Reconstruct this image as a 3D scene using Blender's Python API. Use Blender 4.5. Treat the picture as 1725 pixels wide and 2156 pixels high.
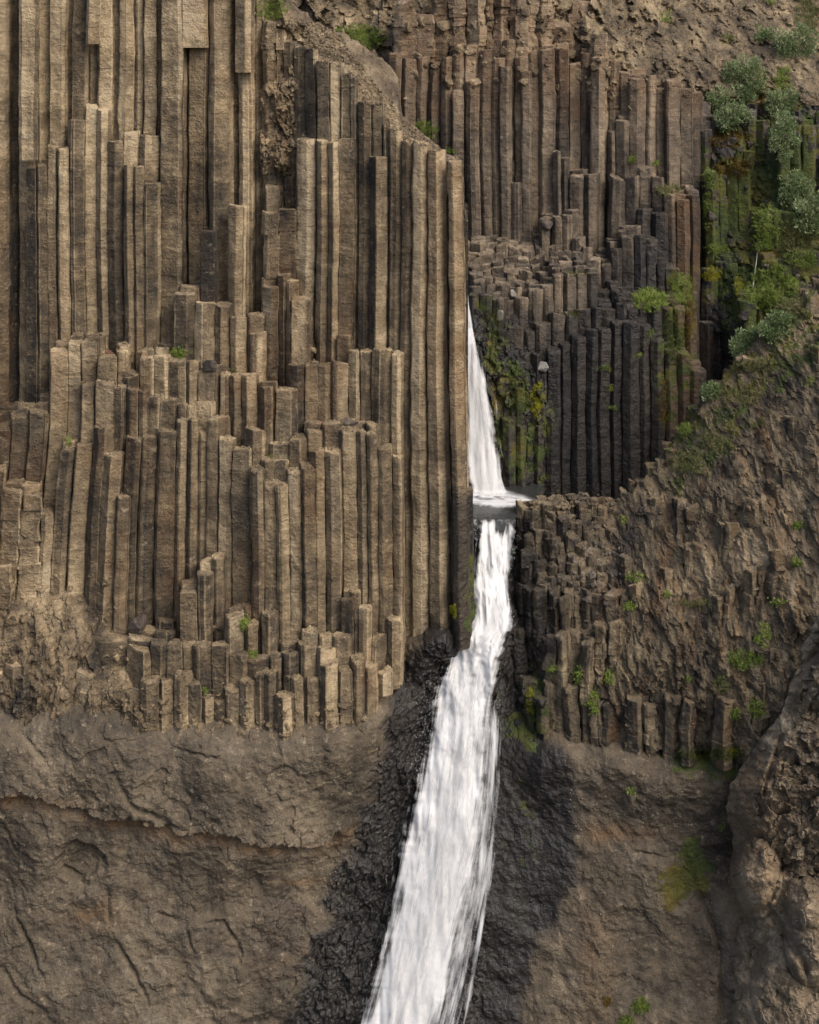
import bpy, math, random
import numpy as np
from mathutils import Vector, noise as mnoise
from mathutils.bvhtree import BVHTree

for o in list(bpy.data.objects): bpy.data.objects.remove(o, do_unlink=True)
scene = bpy.context.scene
COL = scene.collection
rng = np.random.default_rng(11)
random.seed(11)

# ------------------------------------------------------------------ camera, sky, sun, exposure
K = 0.000337          # tangent per plan unit (1725 units across the frame)
PYH = 60.0           # row of eye level
ZC = 30.0             # eye height above the gorge bed
cam_d = bpy.data.cameras.new('camera'); cam = bpy.data.objects.new('camera', cam_d); COL.objects.link(cam)
cam.location = (0, 0, ZC); cam.rotation_euler = (math.radians(90), 0, 0)
cam_d.sensor_fit = 'HORIZONTAL'; cam_d.sensor_width = 36
cam_d.lens = 36 / (2 * 862.5 * K)
cam_d.shift_y = -(1078 - PYH) / 1725.0
cam_d.clip_end = 2000; cam_d.clip_start = 0.5
scene.camera = cam

SUN_AZ = math.radians(138)      # clockwise from +Y (away from the camera)
SUN_EL = math.radians(48)
w = bpy.data.worlds.new('World'); scene.world = w; w.use_nodes = True
nt = w.node_tree; nt.nodes.clear()
sky = nt.nodes.new('ShaderNodeTexSky'); sky.sky_type = 'NISHITA'; sky.sun_disc = False
sky.sun_elevation = SUN_EL; sky.sun_rotation = SUN_AZ
sky.air_density = 0.8; sky.dust_density = 4.0; sky.ozone_density = 0.6
bg = nt.nodes.new('ShaderNodeBackground'); bg.inputs['Strength'].default_value = 0.15
wo = nt.nodes.new('ShaderNodeOutputWorld')
nt.links.new(sky.outputs[0], bg.inputs[0]); nt.links.new(bg.outputs[0], wo.inputs[0])
sun_d = bpy.data.lights.new('sun', 'SUN'); sun_d.energy = 1.45; sun_d.angle = math.radians(32)
sun_d.color = (1.0, 0.92, 0.79)
sun = bpy.data.objects.new('sun', sun_d); COL.objects.link(sun)
sdir = Vector((math.sin(SUN_AZ) * math.cos(SUN_EL), math.cos(SUN_AZ) * math.cos(SUN_EL), math.sin(SUN_EL)))
sun.rotation_euler = sdir.to_track_quat('Z', 'Y').to_euler(); sun.location = sdir * 100
vs = scene.view_settings
vs.view_transform = 'Standard'; vs.look = 'None'; vs.gamma = 1.0; vs.use_curve_mapping = False
vs.exposure = 0.76
cy = scene.cycles
cy.use_denoising = True; cy.use_adaptive_sampling = True; cy.adaptive_threshold = .025; cy.max_bounces = 5; cy.diffuse_bounces = 3; cy.glossy_bounces = 2; cy.transmission_bounces = 2; cy.transparent_max_bounces = 16

# ------------------------------------------------------------------ plan helpers
def P(px, py, D):
    return np.array([(px - 862.5) * K * D, D, ZC - (py - PYH) * K * D])
def XX(px, D): return (px - 862.5) * K * D
def ZZ(py, D): return ZC - (py - PYH) * K * D
def back(v):
    v = np.asarray(v); D = v[..., 1]
    return 862.5 + v[..., 0] / (K * D), PYH + (ZC - v[..., 2]) / (K * D)
def sstep(a, b, x):
    t = np.clip((np.asarray(x, float) - a) / (b - a), 0, 1); return t * t * (3 - 2 * t)
def lerp1(pts, x):
    pts = np.array(pts, float); return np.interp(x, pts[:, 0], pts[:, 1])

def _h(ix, iy, iz, s):
    n = (ix * 374761393 + iy * 668265263 + iz * 2147483647 + s * 1274126177) & 0x7fffffff
    n = ((n ^ (n >> 13)) * 1274126177) & 0x7fffffff
    n = ((n ^ (n >> 15)) * 668265263) & 0x7fffffff
    return ((n ^ (n >> 16)) & 0xffff) / 65535.0
def vnoise(x, y, z, s=0):
    x, y, z = np.broadcast_arrays(np.asarray(x, float), np.asarray(y, float), np.asarray(z, float))
    ix, iy, iz = np.floor(x).astype(np.int64), np.floor(y).astype(np.int64), np.floor(z).astype(np.int64)
    fx, fy, fz = x - ix, y - iy, z - iz
    u, v, w_ = fx * fx * fx * (fx * (fx * 6 - 15) + 10), fy * fy * fy * (fy * (fy * 6 - 15) + 10), fz * fz * fz * (fz * (fz * 6 - 15) + 10)
    r = 0
    for a in (0, 1):
        for b in (0, 1):
            for c in (0, 1):
                r = r + _h(ix + a, iy + b, iz + c, s) * (u if a else 1 - u) * (v if b else 1 - v) * (w_ if c else 1 - w_)
    return r * 2 - 1
def fbm(x, y, z, s=0, octv=4, gain=.5):
    a, f, t = 1.0, 1.0, 0
    for i in range(octv):
        t = t + a * vnoise(np.asarray(x) * f, np.asarray(y) * f, np.asarray(z) * f, s + i * 17); a *= gain; f *= 2.03
    return t
def facet(x, z, cell, s=0, tilt=.6, stretch=1.0):
    """broken-rock relief: each cell is a tilted flat facet; returns relief and distance to the crack"""
    x = np.asarray(x, float) / cell; z = np.asarray(z, float) / (cell * stretch)
    ix, iz = np.floor(x).astype(np.int64), np.floor(z).astype(np.int64)
    b1 = np.full(x.shape, 9e9); b2 = np.full(x.shape, 9e9); val = np.zeros(x.shape)
    for a in (-1, 0, 1):
        for b in (-1, 0, 1):
            cx, cz = ix + a, iz + b
            jx, jz = cx + _h(cx, cz, 1, s), cz + _h(cx, cz, 2, s)
            d = (x - jx) ** 2 + (z - jz) ** 2
            v = (_h(cx, cz, 3, s) - .5) + (x - jx) * (_h(cx, cz, 4, s) - .5) * 2 * tilt + (z - jz) * (_h(cx, cz, 5, s) - .5) * 2 * tilt
            m = d < b1
            b2 = np.where(m, b1, np.minimum(b2, d)); val = np.where(m, v, val); b1 = np.where(m, d, b1)
    return val, np.sqrt(b2) - np.sqrt(b1)
def rbf(pts, c=50.0):
    p = np.array(pts, float); A = np.sqrt(((p[:, None, :2] - p[None, :, :2]) ** 2).sum(-1) + c * c)
    n = len(p); M = np.zeros((n + 1, n + 1)); M[:n, :n] = A; M[:n, n] = 1; M[n, :n] = 1
    wgt = np.linalg.solve(M, np.append(p[:, 2], 0))
    def f(px, py):
        px = np.asarray(px, float); py = np.asarray(py, float); r = np.full(px.shape, wgt[n])
        for i in range(n): r = r + wgt[i] * np.sqrt((px - p[i, 0]) ** 2 + (py - p[i, 1]) ** 2 + c * c)
        return r
    return f
def polydist(px, py, poly):
    """distance to a polyline and signed side (+ below / right)"""
    px = np.asarray(px, float); py = np.asarray(py, float); best = np.full(px.shape, 1e9); side = np.zeros(px.shape); tt = np.zeros(px.shape)
    n = len(poly) - 1
    for i in range(n):
        ax, ay = poly[i]; bx, by = poly[i + 1]; dx, dy = bx - ax, by - ay; L = (dx * dx + dy * dy) or 1e-9
        t = np.clip(((px - ax) * dx + (py - ay) * dy) / L, 0, 1)
        d = np.hypot(px - ax - t * dx, py - ay - t * dy); m = d < best
        best = np.where(m, d, best); side = np.where(m, np.sign(dx * (py - ay) - dy * (px - ax)), side); tt = np.where(m, (i + t) / n, tt)
    return best, side, tt
def inpoly(px, py, poly):
    px = np.asarray(px, float); py = np.asarray(py, float); r = np.zeros(px.shape, bool); n = len(poly)
    for i in range(n):
        x1, y1 = poly[i]; x2, y2 = poly[(i + 1) % n]
        c = ((y1 > py) != (y2 > py)) & (px < (x2 - x1) * (py - y1) / ((y2 - y1) or 1e-9) + x1); r ^= c
    return r
def softpoly(px, py, poly, soft):
    d, _, _ = polydist(px, py, list(poly) + [poly[0]]); s = np.where(inpoly(px, py, poly), d, -d)
    return sstep(-soft, soft, s)

# ------------------------------------------------------------------ materials
class N:
    def __init__(s, name):
        s.m = bpy.data.materials.new(name); s.m.use_nodes = True; s.t = s.m.node_tree; s.t.nodes.clear()
        s.out = s.n('OutputMaterial'); s.b = s.n('BsdfPrincipled'); s.l(s.b.outputs[0], s.out.inputs[0])
    def n(s, k, **kw):
        x = s.t.nodes.new('ShaderNode' + k)
        for a, v in kw.items(): setattr(x, a, v)
        return x
    def l(s, a, b): s.t.links.new(a, b)
    def val(s, sock, v):
        if hasattr(v, 'links'): s.l(v, sock)
        else: sock.default_value = v
    def attr(s, name): return s.n('Attribute', attribute_name=name).outputs['Fac']
    def pos(s): return s.n('NewGeometry').outputs['Position']
    def mapv(s, v, sc):
        m = s.n('Mapping'); m.inputs['Scale'].default_value = sc; s.l(v, m.inputs[0]); return m.outputs[0]
    def noise(s, v, scale, detail=4, rough=.55, dist=0):
        x = s.n('TexNoise'); x.inputs['Scale'].default_value = scale; x.inputs['Detail'].default_value = detail
        x.inputs['Roughness'].default_value = rough; x.inputs['Distortion'].default_value = dist; s.l(v, x.inputs['Vector']); return x.outputs['Fac']
    def vor(s, v, scale, feat='F1'):
        x = s.n('TexVoronoi', feature=feat); x.inputs['Scale'].default_value = scale; s.l(v, x.inputs['Vector']); return x.outputs['Distance']
    def math(s, op, a, b=0.0, clamp=False):
        x = s.n('Math', operation=op, use_clamp=clamp); s.val(x.inputs[0], a); s.val(x.inputs[1], b); return x.outputs[0]
    def mr(s, v, a, b, c=0.0, d=1.0):
        x = s.n('MapRange', clamp=True); s.l(v, x.inputs[0])
        for i, q in enumerate((a, b, c, d)): x.inputs[i + 1].default_value = q
        return x.outputs[0]
    def ramp(s, v, stops):
        x = s.n('ValToRGB'); r = x.color_ramp
        while len(r.elements) < len(stops): r.elements.new(.5)
        for e, (p, c) in zip(r.elements, stops): e.position = p; e.color = (*c, 1)
        s.l(v, x.inputs[0]); return x.outputs[0]
    def mix(s, f, a, b, mode='MIX'):
        x = s.n('Mix', data_type='RGBA', blend_type=mode); s.val(x.inputs[0], f)
        for i, q in ((6, a), (7, b)):
            if isinstance(q, tuple): x.inputs[i].default_value = (*q, 1)
            else: s.l(q, x.inputs[i])
        return x.outputs[2]
    def bump(s, h, strength, dist, normal=None):
        x = s.n('Bump'); x.inputs['Strength'].default_value = strength; x.inputs['Distance'].default_value = dist
        s.l(h, x.inputs['Height'])
        if normal is not None: s.l(normal, x.inputs['Normal'])
        return x.outputs[0]

def rock_material(name, stops, striate=1.0, bump=1.0, grain=1.0, ochre=(.22, .105, .032), coarse=.6):
    m = N(name); p = m.pos()
    big = m.noise(p, coarse, 3, .6); mid = m.noise(m.mapv(p, (1, 1, 1.1)), 2.2, 5, .68)
    band = m.noise(m.mapv(p, (.7, .7, 7.0)), 1.5, 3, .62); fine = m.noise(p, 14, 4, .72)
    tone, rnd = m.attr('tone'), m.attr('rnd')
    t = m.math('ADD', m.math('MULTIPLY', tone, .44), m.math('MULTIPLY', rnd, .24))
    for v, lo_, hi_, k in ((big, .32, .68, .30), (mid, .30, .70, .32), (band, .30, .70, .14 * striate), (fine, .28, .72, .20 * grain)):
        t = m.math('ADD', t, m.mr(v, lo_, hi_, -k / 2, k / 2))
    streak = m.noise(m.mapv(p, (3.2, 3.2, .22)), 1.0, 4, .6)
    t = m.math('ADD', t, m.mr(streak, .54, .74, 0, -.13))
    broad = m.noise(m.mapv(p, (.55, .55, .10)), 1.0, 3, .6); t = m.math('ADD', t, m.mr(broad, .36, .64, -.13, .13))
    t = m.math('ADD', t, .17)
    c = m.ramp(t, stops)
    # some joint faces stay blue-grey, unstained
    gf = m.mr(m.math('FRACT', m.math('ADD', m.math('MULTIPLY', tone, 7.3), m.math('MULTIPLY', rnd, 3.1))), .70, .95, 0, .6)
    c = m.mix(m.math('MULTIPLY', gf, m.mr(mid, .35, .6, .4, 1.0)), c, m.mix(1.0, c, (.72, .80, .92), 'MULTIPLY'))
    # pale crusty lichen patches
    lich = m.mr(m.noise(p, 3.3, 5, .75), .58, .70)
    c = m.mix(m.math('MULTIPLY', lich, .50), c, (.36, .29, .20))
    # iron staining and moss grow where the attributes say, broken up by noise
    brk0 = m.noise(p, 1.7, 4, .7); brk = m.mr(brk0, .30, .70)
    oc = m.math('MULTIPLY', m.attr('ochre'), m.mr(brk, 0, 1, .15, 1.15), True)
    c = m.mix(oc, c, m.ramp(fine, [(.3, tuple(q * .45 for q in ochre)), (.7, ochre)]))
    wet = m.math('MULTIPLY', m.attr('wet'), m.mr(mid, .2, .75, .80, 1.1), True)
    wc = m.mix(.90, c, (.0095, .0095, .0105))
    wc = m.mix(m.mr(fine, .55, .8, 0, .18), wc, (.045, .046, .05))
    c = m.mix(wet, c, wc)
    mo = m.math('MULTIPLY', m.math('ADD', m.math('SUBTRACT', m.attr('moss'), .20), m.math('SUBTRACT', brk, .5)), 5.0, True)
    mo = m.math('MULTIPLY', mo, m.mr(m.attr('moss'), 0.02, .15))
    mcol = m.ramp(m.math('ADD', m.math('MULTIPLY', big, .6), m.math('MULTIPLY', fine, .4)), [(.36, (.018, .026, .008)), (.47, (.042, .058, .013)), (.56, (.075, .072, .014)), (.68, (.105, .058, .014))])
    c = m.mix(mo, c, mcol)
    m.l(c, m.b.inputs['Base Color'])
    r = m.mr(mid, .3, .7, .78, .95)
    rw = m.mr(fine, .35, .65, .28, .6)
    x = m.n('Mix', data_type='FLOAT'); m.l(m.math('SUBTRACT', wet, mo, True), x.inputs[0]); m.l(r, x.inputs[2]); m.l(rw, x.inputs[3]); m.l(x.outputs[0], m.b.inputs['Roughness'])
    m.b.inputs['Specular IOR Level'].default_value = .35
    h1 = m.math('ADD', m.math('MULTIPLY', band, .30 * striate), m.math('MULTIPLY', mid, 1.6))
    n1 = m.bump(h1, .75 * bump, .09)
    pit = m.vor(p, 11); h2 = m.math('MULTIPLY', m.math('ADD', m.math('MULTIPLY', fine, 1.0), m.math('MULTIPLY', pit, .6 * grain)), m.mr(mid, .40, .62, .25, 1.15))
    n2 = m.bump(h2, .65 * bump, .045, n1); m.l(n2, m.b.inputs['Normal'])
    return m.m

BAS = [(.10, (.019, .0160, .0125)), (.32, (.062, .047, .0295)), (.52, (.127, .095, .057)), (.72, (.222, .169, .101)), (.92, (.37, .290, .18))]
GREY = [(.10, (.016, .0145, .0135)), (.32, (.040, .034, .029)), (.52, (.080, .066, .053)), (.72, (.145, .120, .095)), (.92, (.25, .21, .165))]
TUFF = [(.10, (.022, .0180, .0130)), (.32, (.052, .0415, .0290)), (.52, (.086, .0685, .0470)), (.72, (.125, .099, .067)), (.92, (.21, .170, .118))]
M_BAS = rock_material('basalt_brown', BAS)
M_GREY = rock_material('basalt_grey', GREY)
M_TUFF = rock_material('tuff_breccia', TUFF, striate=.25, bump=.75, grain=1.1, coarse=.35)
M_RUB = rock_material('rubble_rock', BAS, striate=.2, bump=1.2, grain=1.2)

def leaf_material(name, stops, trans=.25):
    m = N(name); c = m.ramp(m.attr('rnd'), stops); m.l(c, m.b.inputs['Base Color']); m.b.inputs['Roughness'].default_value = .65
    m.b.inputs['Specular IOR Level'].default_value = .3
    tr = m.n('BsdfTranslucent'); m.l(c, tr.inputs[0]); mx = m.n('MixShader'); mx.inputs[0].default_value = trans
    m.l(m.b.outputs[0], mx.inputs[1]); m.l(tr.outputs[0], mx.inputs[2]); m.l(mx.outputs[0], m.out.inputs[0]); return m.m
M_WIL = leaf_material('willow_leaf', [(0, (.050, .085, .026)), (.35, (.125, .180, .066)), (.7, (.215, .270, .125)), (1, (.38, .42, .25))])
M_GRS = leaf_material('grass_blade', [(0, (.075, .115, .022)), (.4, (.155, .215, .040)), (.75, (.235, .280, .070)), (1, (.33, .31, .13))])
M_HRB = leaf_material('herb_leaf', [(0, (.09, .135, .022)), (.5, (.17, .235, .040)), (1, (.29, .34, .08))])
M_YEL = leaf_material('yellow_moss', [(0, (.10, .12, .010)), (.5, (.22, .22, .015)), (1, (.38, .33, .03))])
M_MOS = leaf_material('green_moss', [(0, (.025, .036, .009)), (.5, (.066, .080, .016)), (1, (.13, .135, .030))])
M_ORG = leaf_material('orange_moss', [(0, (.045, .030, .006)), (.5, (.115, .075, .012)), (1, (.20, .12, .02))])
M_DRY = leaf_material('dry_grass', [(0, (.085, .090, .032)), (.5, (.16, .165, .06)), (1, (.26, .25, .12))])
def stem_material():
    m = N('woody_stem'); c = m.ramp(m.noise(m.pos(), 20, 4), [(.3, (.05, .035, .025)), (.7, (.13, .10, .075))]); m.l(c, m.b.inputs['Base Color']); m.b.inputs['Roughness'].default_value = .8; return m.m
M_STEM = stem_material()

def water_material(name, lo, hi, a0, a1, alpha=True):
    """white water: streaked along the flow; thin where the streak noise opens"""
    m = N(name); uv = m.n('UVMap', uv_map='flow').outputs[0]
    s1 = m.noise(m.mapv(uv, (4.6, .17, 1)), 1.0, 5, .60, .2); s2 = m.noise(m.mapv(uv, (17, .55, 1)), 1.0, 4, .62, .15)
    s3 = m.noise(m.mapv(uv, (2.6, .55, 1)), 1.0, 5, .64, .4)
    t = m.math('ADD', m.math('MULTIPLY', s1, .40), m.math('ADD', m.math('MULTIPLY', s2, .24), m.math('MULTIPLY', s3, .36)))
    c = m.ramp(t, [(.30, lo), (.53, hi)]); m.l(c, m.b.inputs['Base Color'])
    m.b.inputs['Roughness'].default_value = .55; m.b.inputs['Specular IOR Level'].default_value = .25
    m.l(m.bump(t, .18, .08), m.b.inputs['Normal'])
    if alpha:
        e = m.attr('edge')     # 0 at the rim of the sheet, 1 in its body
        a = m.math('ADD', m.math('MULTIPLY', m.math('SUBTRACT', t, .5), 5.0), m.mr(e, 0, 1, a0, a1), True)
        a = m.math('MULTIPLY', a, m.mr(e, 0, .12, 0, 1), True); m.l(a, m.b.inputs['Alpha'])
    return m.m
M_FALL = water_material('white_water', (.36, .372, .39), (.515, .52, .525), -.9, 2.2)
M_VEIL = water_material('water_veil', (.43, .44, .455), (.53, .535, .54), -1.2, .25)
def pool_material():
    m = N('pool_water'); p = m.pos(); n1 = m.noise(m.mapv(p, (1, 1.6, 1)), 1.6, 5, .6)
    f = m.math('MULTIPLY', m.attr('foam'), m.mr(n1, .25, .6, .35, 1.5), True)
    m.l(m.mix(f, (.028, .030, .028), (.55, .555, .56)), m.b.inputs['Base Color'])
    m.l(m.mr(f, 0, 1, .22, .6), m.b.inputs['Roughness'])
    m.l(m.bump(m.noise(m.mapv(p, (1, 2.2, 1)), 5, 4), .5, .08), m.b.inputs['Normal']); return m.m
M_POOL = pool_material()
M_MIST = water_material('water_mist', (.36, .372, .39), (.48, .485, .49), -.8, .62)

# ------------------------------------------------------------------ object helpers
BV, BF = [], []; BN = [0]
def collect(v, f):
    BV.append(np.asarray(v, float)); n = BN[0]
    BF.extend([[i + n for i in q] for q in f]); BN[0] += len(v)
def mesh_obj(name, verts, faces, mat, parent=None, face_attr=None, point_attr=None, loc=None, smooth=False, coll=True):
    verts = np.asarray(verts, float)
    if loc is None:
        loc = np.array([(verts[:, 0].min() + verts[:, 0].max()) / 2, (verts[:, 1].min() + verts[:, 1].max()) / 2, verts[:, 2].min()])
    me = bpy.data.meshes.new(name); me.from_pydata((verts - loc).tolist(), [], faces)
    for dom, src in (('FACE', face_attr), ('POINT', point_attr)):
        for k, a in (src or {}).items():
            at = me.attributes.new(k, 'FLOAT', dom); at.data.foreach_set('value', np.asarray(a, np.float32))
    me.materials.append(mat)
    if smooth: me.polygons.foreach_set('use_smooth', [True] * len(me.polygons))
    o = bpy.data.objects.new(name, me); COL.objects.link(o)
    if parent is not None:
        o.parent = parent; o.location = Vector(loc) - Vector(parent['_loc']) 
    else: o.location = loc
    o['_loc'] = [float(q) for q in loc]
    if coll: collect(verts, faces)
    return o
def tag(o, label, cat=None, group=None, kind=None):
    o['label'] = label
    if cat: o['category'] = cat
    if group: o['group'] = group
    if kind: o['kind'] = kind
    return o

# ------------------------------------------------------------------ zones of the rock (where water keeps it wet, where iron and moss sit)
WETL = [(1000, 1270), (930, 1310), (868, 1372), (822, 1440), (806, 1560), (785, 1690), (735, 1790), (705, 1880), (660, 1975), (618, 2080), (600, 2250), (1000, 2250), (1000, 1270)]
WETR = [(985, 1000), (1095, 1085), (1105, 1200), (1150, 1330), (1128, 1430), (1150, 1555), (1190, 1575), (1212, 1640), (1226, 1750), (1200, 1870), (1140, 1985), (1105, 2100), (1095, 2250), (900, 2250), (930, 1000)]
def zones(px, py, where):
    """wet, ochre, moss at plan coordinates"""
    n = fbm(px / 45., py / 45., 3.1, 5, 4); n2 = fbm(px / 13., py / 90., 1.7, 9, 3)
    wet = np.zeros_like(px); och = np.zeros_like(px); mos = np.zeros_like(px)
    if where == 'left':
        wet = softpoly(px + n * 14, py + n * 20, [(948, 1030), (1010, 1020), (1010, 1400), (860, 1400), (905, 1340), (940, 1280)], 22) * .9
        wet = np.maximum(wet, .55 * sstep(985, 1000, px + n * 6) * sstep(600, 900, py))
        och = .22 * sstep(.1, .8, fbm(px / 60., py / 200., 8.1, 3)) + .35 * sstep(800, 960, px) * sstep(1100, 500, py)
        mos = .35 * softpoly(px, py, [(985, 1180), (1003, 1150), (1003, 1330), (980, 1330)], 10)
    elif where == 'back':
        edge = lerp1([(840, 700), (980, 640), (1180, 610), (1300, 520), (1380, 470), (1480, 330)], px) + n2 * 45 + n * 25
        wet = 1.0 * sstep(-70, 110, py - edge)  # wet lower wall, deepened so the colour also carries some recess shade
        wet = np.maximum(wet, .95 * softpoly(px + n * 12, py, [(975, 600), (1030, 600), (1060, 720), (1130, 880), (1190, 900), (1180, 1060), (975, 1060)], 25))
        wet = np.maximum(wet, .85 * softpoly(px + n2 * 5, py, [(1345, 430), (1405, 430), (1400, 1000), (1345, 1000)], 14))
        och = .72 * softpoly(px + n2 * 12, py + n * 16, [(1418, 415), (1472, 425), (1470, 900), (1392, 950), (1405, 700)], 20); wet = wet * (1 - .75 * och)
        och = np.maximum(och, .4 * sstep(300, 120, py + n * 40))
        mos = .36 * softpoly(px + n * 14, py + n * 25, [(1005, 640), (1045, 625), (1075, 740), (1165, 870), (1150, 1010), (1060, 1000), (1035, 850)], 22)
        mos = np.maximum(mos, .38 * softpoly(px + n * 10, py + n * 20, [(1405, 560), (1462, 570), (1462, 800), (1400, 960), (1385, 800)], 16))
    elif where == 'gully':
        wet = .80 * sstep(180, 330, py + n * 40)
        mos = .62 * softpoly(px + n * 30, py + n * 40, [(1480, 320), (1600, 300), (1650, 120), (1720, 60), (1730, 700), (1560, 720), (1500, 620)], 40)
        mos = mos - .28 * sstep(.0, .5, fbm(px / 30., py / 60., 2.2, 31, 3)); mos = np.clip(mos, 0, 1)
        och = .5 * sstep(.15, .6, n)
    elif where == 'ridge':
        wet = .95 * softpoly(px + n * 16, py + n * 22, WETR, 18)
        wet = np.maximum(wet, .92 * softpoly(px + n * 18, py + n * 22, [(1070, 1070), (1135, 1068), (1128, 1250), (1165, 1340), (1150, 1560), (1070, 1560)], 26))
        wet = np.maximum(wet, .42 * softpoly(px + n * 30, py + n * 25, [(1095, 1060), (1330, 1060), (1330, 1150), (1280, 1300), (1180, 1400), (1080, 1400)], 60))
        wet = np.maximum(wet, .22 * sstep(1380, 1560, py + n * 60))
        och = .38 * sstep(.05, .7, n2) * sstep(1150, 1300, px)
        mos = .30 * softpoly(px + n * 30, py + n * 30, [(1380, 940), (1500, 780), (1725, 600), (1725, 760), (1560, 900), (1480, 1010), (1390, 1040)], 30)
        mos = np.maximum(mos, .30 * softpoly(px + n * 20, py, [(1115, 1400), (1150, 1400), (1150, 1550), (1110, 1550)], 12))
    elif where == 'lower':
        wet = np.maximum(softpoly(px + n * 20, py + n * 22, WETL, 16), softpoly(px + n * 14, py + n * 22, WETR, 16))
        wet = np.maximum(wet, .5 * softpoly(px + n * 25, py + n * 25, [(560, 1900), (620, 1880), (650, 1960), (600, 2030), (545, 1990)], 25))
        d, s, t = polydist(px, py + n * 7, LEDGE); och = .75 * np.exp(-((d - 16) / 15) ** 2) * (s > 0) * (.55 + .45 * n)
        for (cx, cy, rx, ry, a) in ((640, 1865, 60, 10, .5), (205, 1935, 60, 22, .5), (1290, 1752, 90, 16, .55), (60, 1690, 90, 12, .5), (1250, 2020, 40, 130, .25), (590, 1950, 60, 90, .12)):
            och = np.maximum(och, a * np.exp(-((px - cx) / rx) ** 2 - ((py + n * 8 - cy) / ry) ** 2))
        mos = .55 * softpoly(px + n * 22, py + n * 22, [(1400, 1830), (1465, 1770), (1500, 1830), (1450, 1910), (1400, 1910)], 26)
        mos = np.maximum(mos, .45 * softpoly(px + n * 25, py + n * 12, [(1380, 1585), (1500, 1570), (1585, 1570), (1550, 1650), (1490, 1640), (1400, 1610)], 18))
        mos = np.maximum(mos, .12 * softpoly(px + n * 25, py + n * 25, [(1060, 1640), (1120, 1600), (1110, 1800), (1060, 1860)], 25))
        mos = np.maximum(mos, .38 * softpoly(px + n * 20, py + n * 25, [(1060, 1480), (1130, 1490), (1120, 1560), (1060, 1560)], 15))
    return np.clip(wet, 0, 1), np.clip(och, 0, 1), np.clip(mos, 0, 1)
LEDGE = [(-460, 1640), (-200, 1672), (-60, 1668), (60, 1672), (130, 1690), (200, 1712), (280, 1722), (370, 1748), (440, 1742), (520, 1768), (600, 1772), (680, 1775), (720, 1745)]

# ------------------------------------------------------------------ basalt columns
def clip_poly(poly, n, d):
    out = []; s = poly @ n - d; m = len(poly)
    for i in range(m):
        a, b = s[i], s[(i + 1) % m]
        if a <= 0: out.append(poly[i])
        if (a < 0 < b) or (b < 0 < a): out.append(poly[i] + (poly[(i + 1) % m] - poly[i]) * (a / (a - b)))
    return np.array(out)
def cells(S):
    """plan outlines: Voronoi cell of each seed, limited to an uneven polygon of the column's own size"""
    C = np.array([s['c'] for s in S]); R = np.array([s['r'] for s in S]); res = []
    for i, s in enumerate(S):
        k = random.choice((5, 6, 6, 6, 7)); a0 = random.random() * 6.283; r = s['r']
        poly = np.array([[-3 * r, -3 * r], [3 * r, -3 * r], [3 * r, 3 * r], [-3 * r, 3 * r]])
        angs = [a0 + (j + random.uniform(-.24, .24)) * 6.283 / k for j in range(k)]
        if random.random() < .78: angs = [math.radians(q + random.uniform(-11, 11)) for q in (-63, -137, -10, 55, 120, 188)]
        for a in angs:
            n = np.array([math.cos(a), math.sin(a)])
            poly = clip_poly(poly, n, r * random.uniform(.86, 1.10))
        d = C - C[i]; dist = np.hypot(d[:, 0], d[:, 1])
        for j in np.argsort(dist)[1:22]:
            if dist[j] > 3.2 * r or dist[j] < 1e-6: continue
            n = d[j] / dist[j]; f = r / (r + R[j]); poly = clip_poly(poly, n, dist[j] * f - .001)
            if len(poly) < 3: break
        res.append(poly + C[i] if len(poly) >= 3 else None)
    return res
def lean_left(v):
    px, py = back(v); D = v[:, 1]; q = v.copy()
    a = sstep(420, 150, px) * -.055 * np.maximum(0, py - 850) * sstep(0, 200, py - 850)
    b = sstep(860, 960, px) * .020 * np.maximum(0, py - 340)
    q[:, 0] += (a + b) * K * D + .07 * vnoise(v[:, 0] * .22, D * .3, v[:, 2] * .13, 61) + .028 * vnoise(v[:, 0] * .7, D * .6, v[:, 2] * .42, 62)
    q[:, 1] += .08 * vnoise(v[:, 0] * .5, D * .3, v[:, 2] * .30, 63); return q
def no_lean(v):
    q = v.copy(); q[:, 0] += .10 * vnoise(v[:, 0] * .3, v[:, 1] * .3, v[:, 2] * .16, 64) + .04 * vnoise(v[:, 0] * .8, v[:, 1] * .6, v[:, 2] * .5, 65); q[:, 1] += .08 * vnoise(v[:, 0] * .5, v[:, 1] * .3, v[:, 2] * .35, 66); return q
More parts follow.
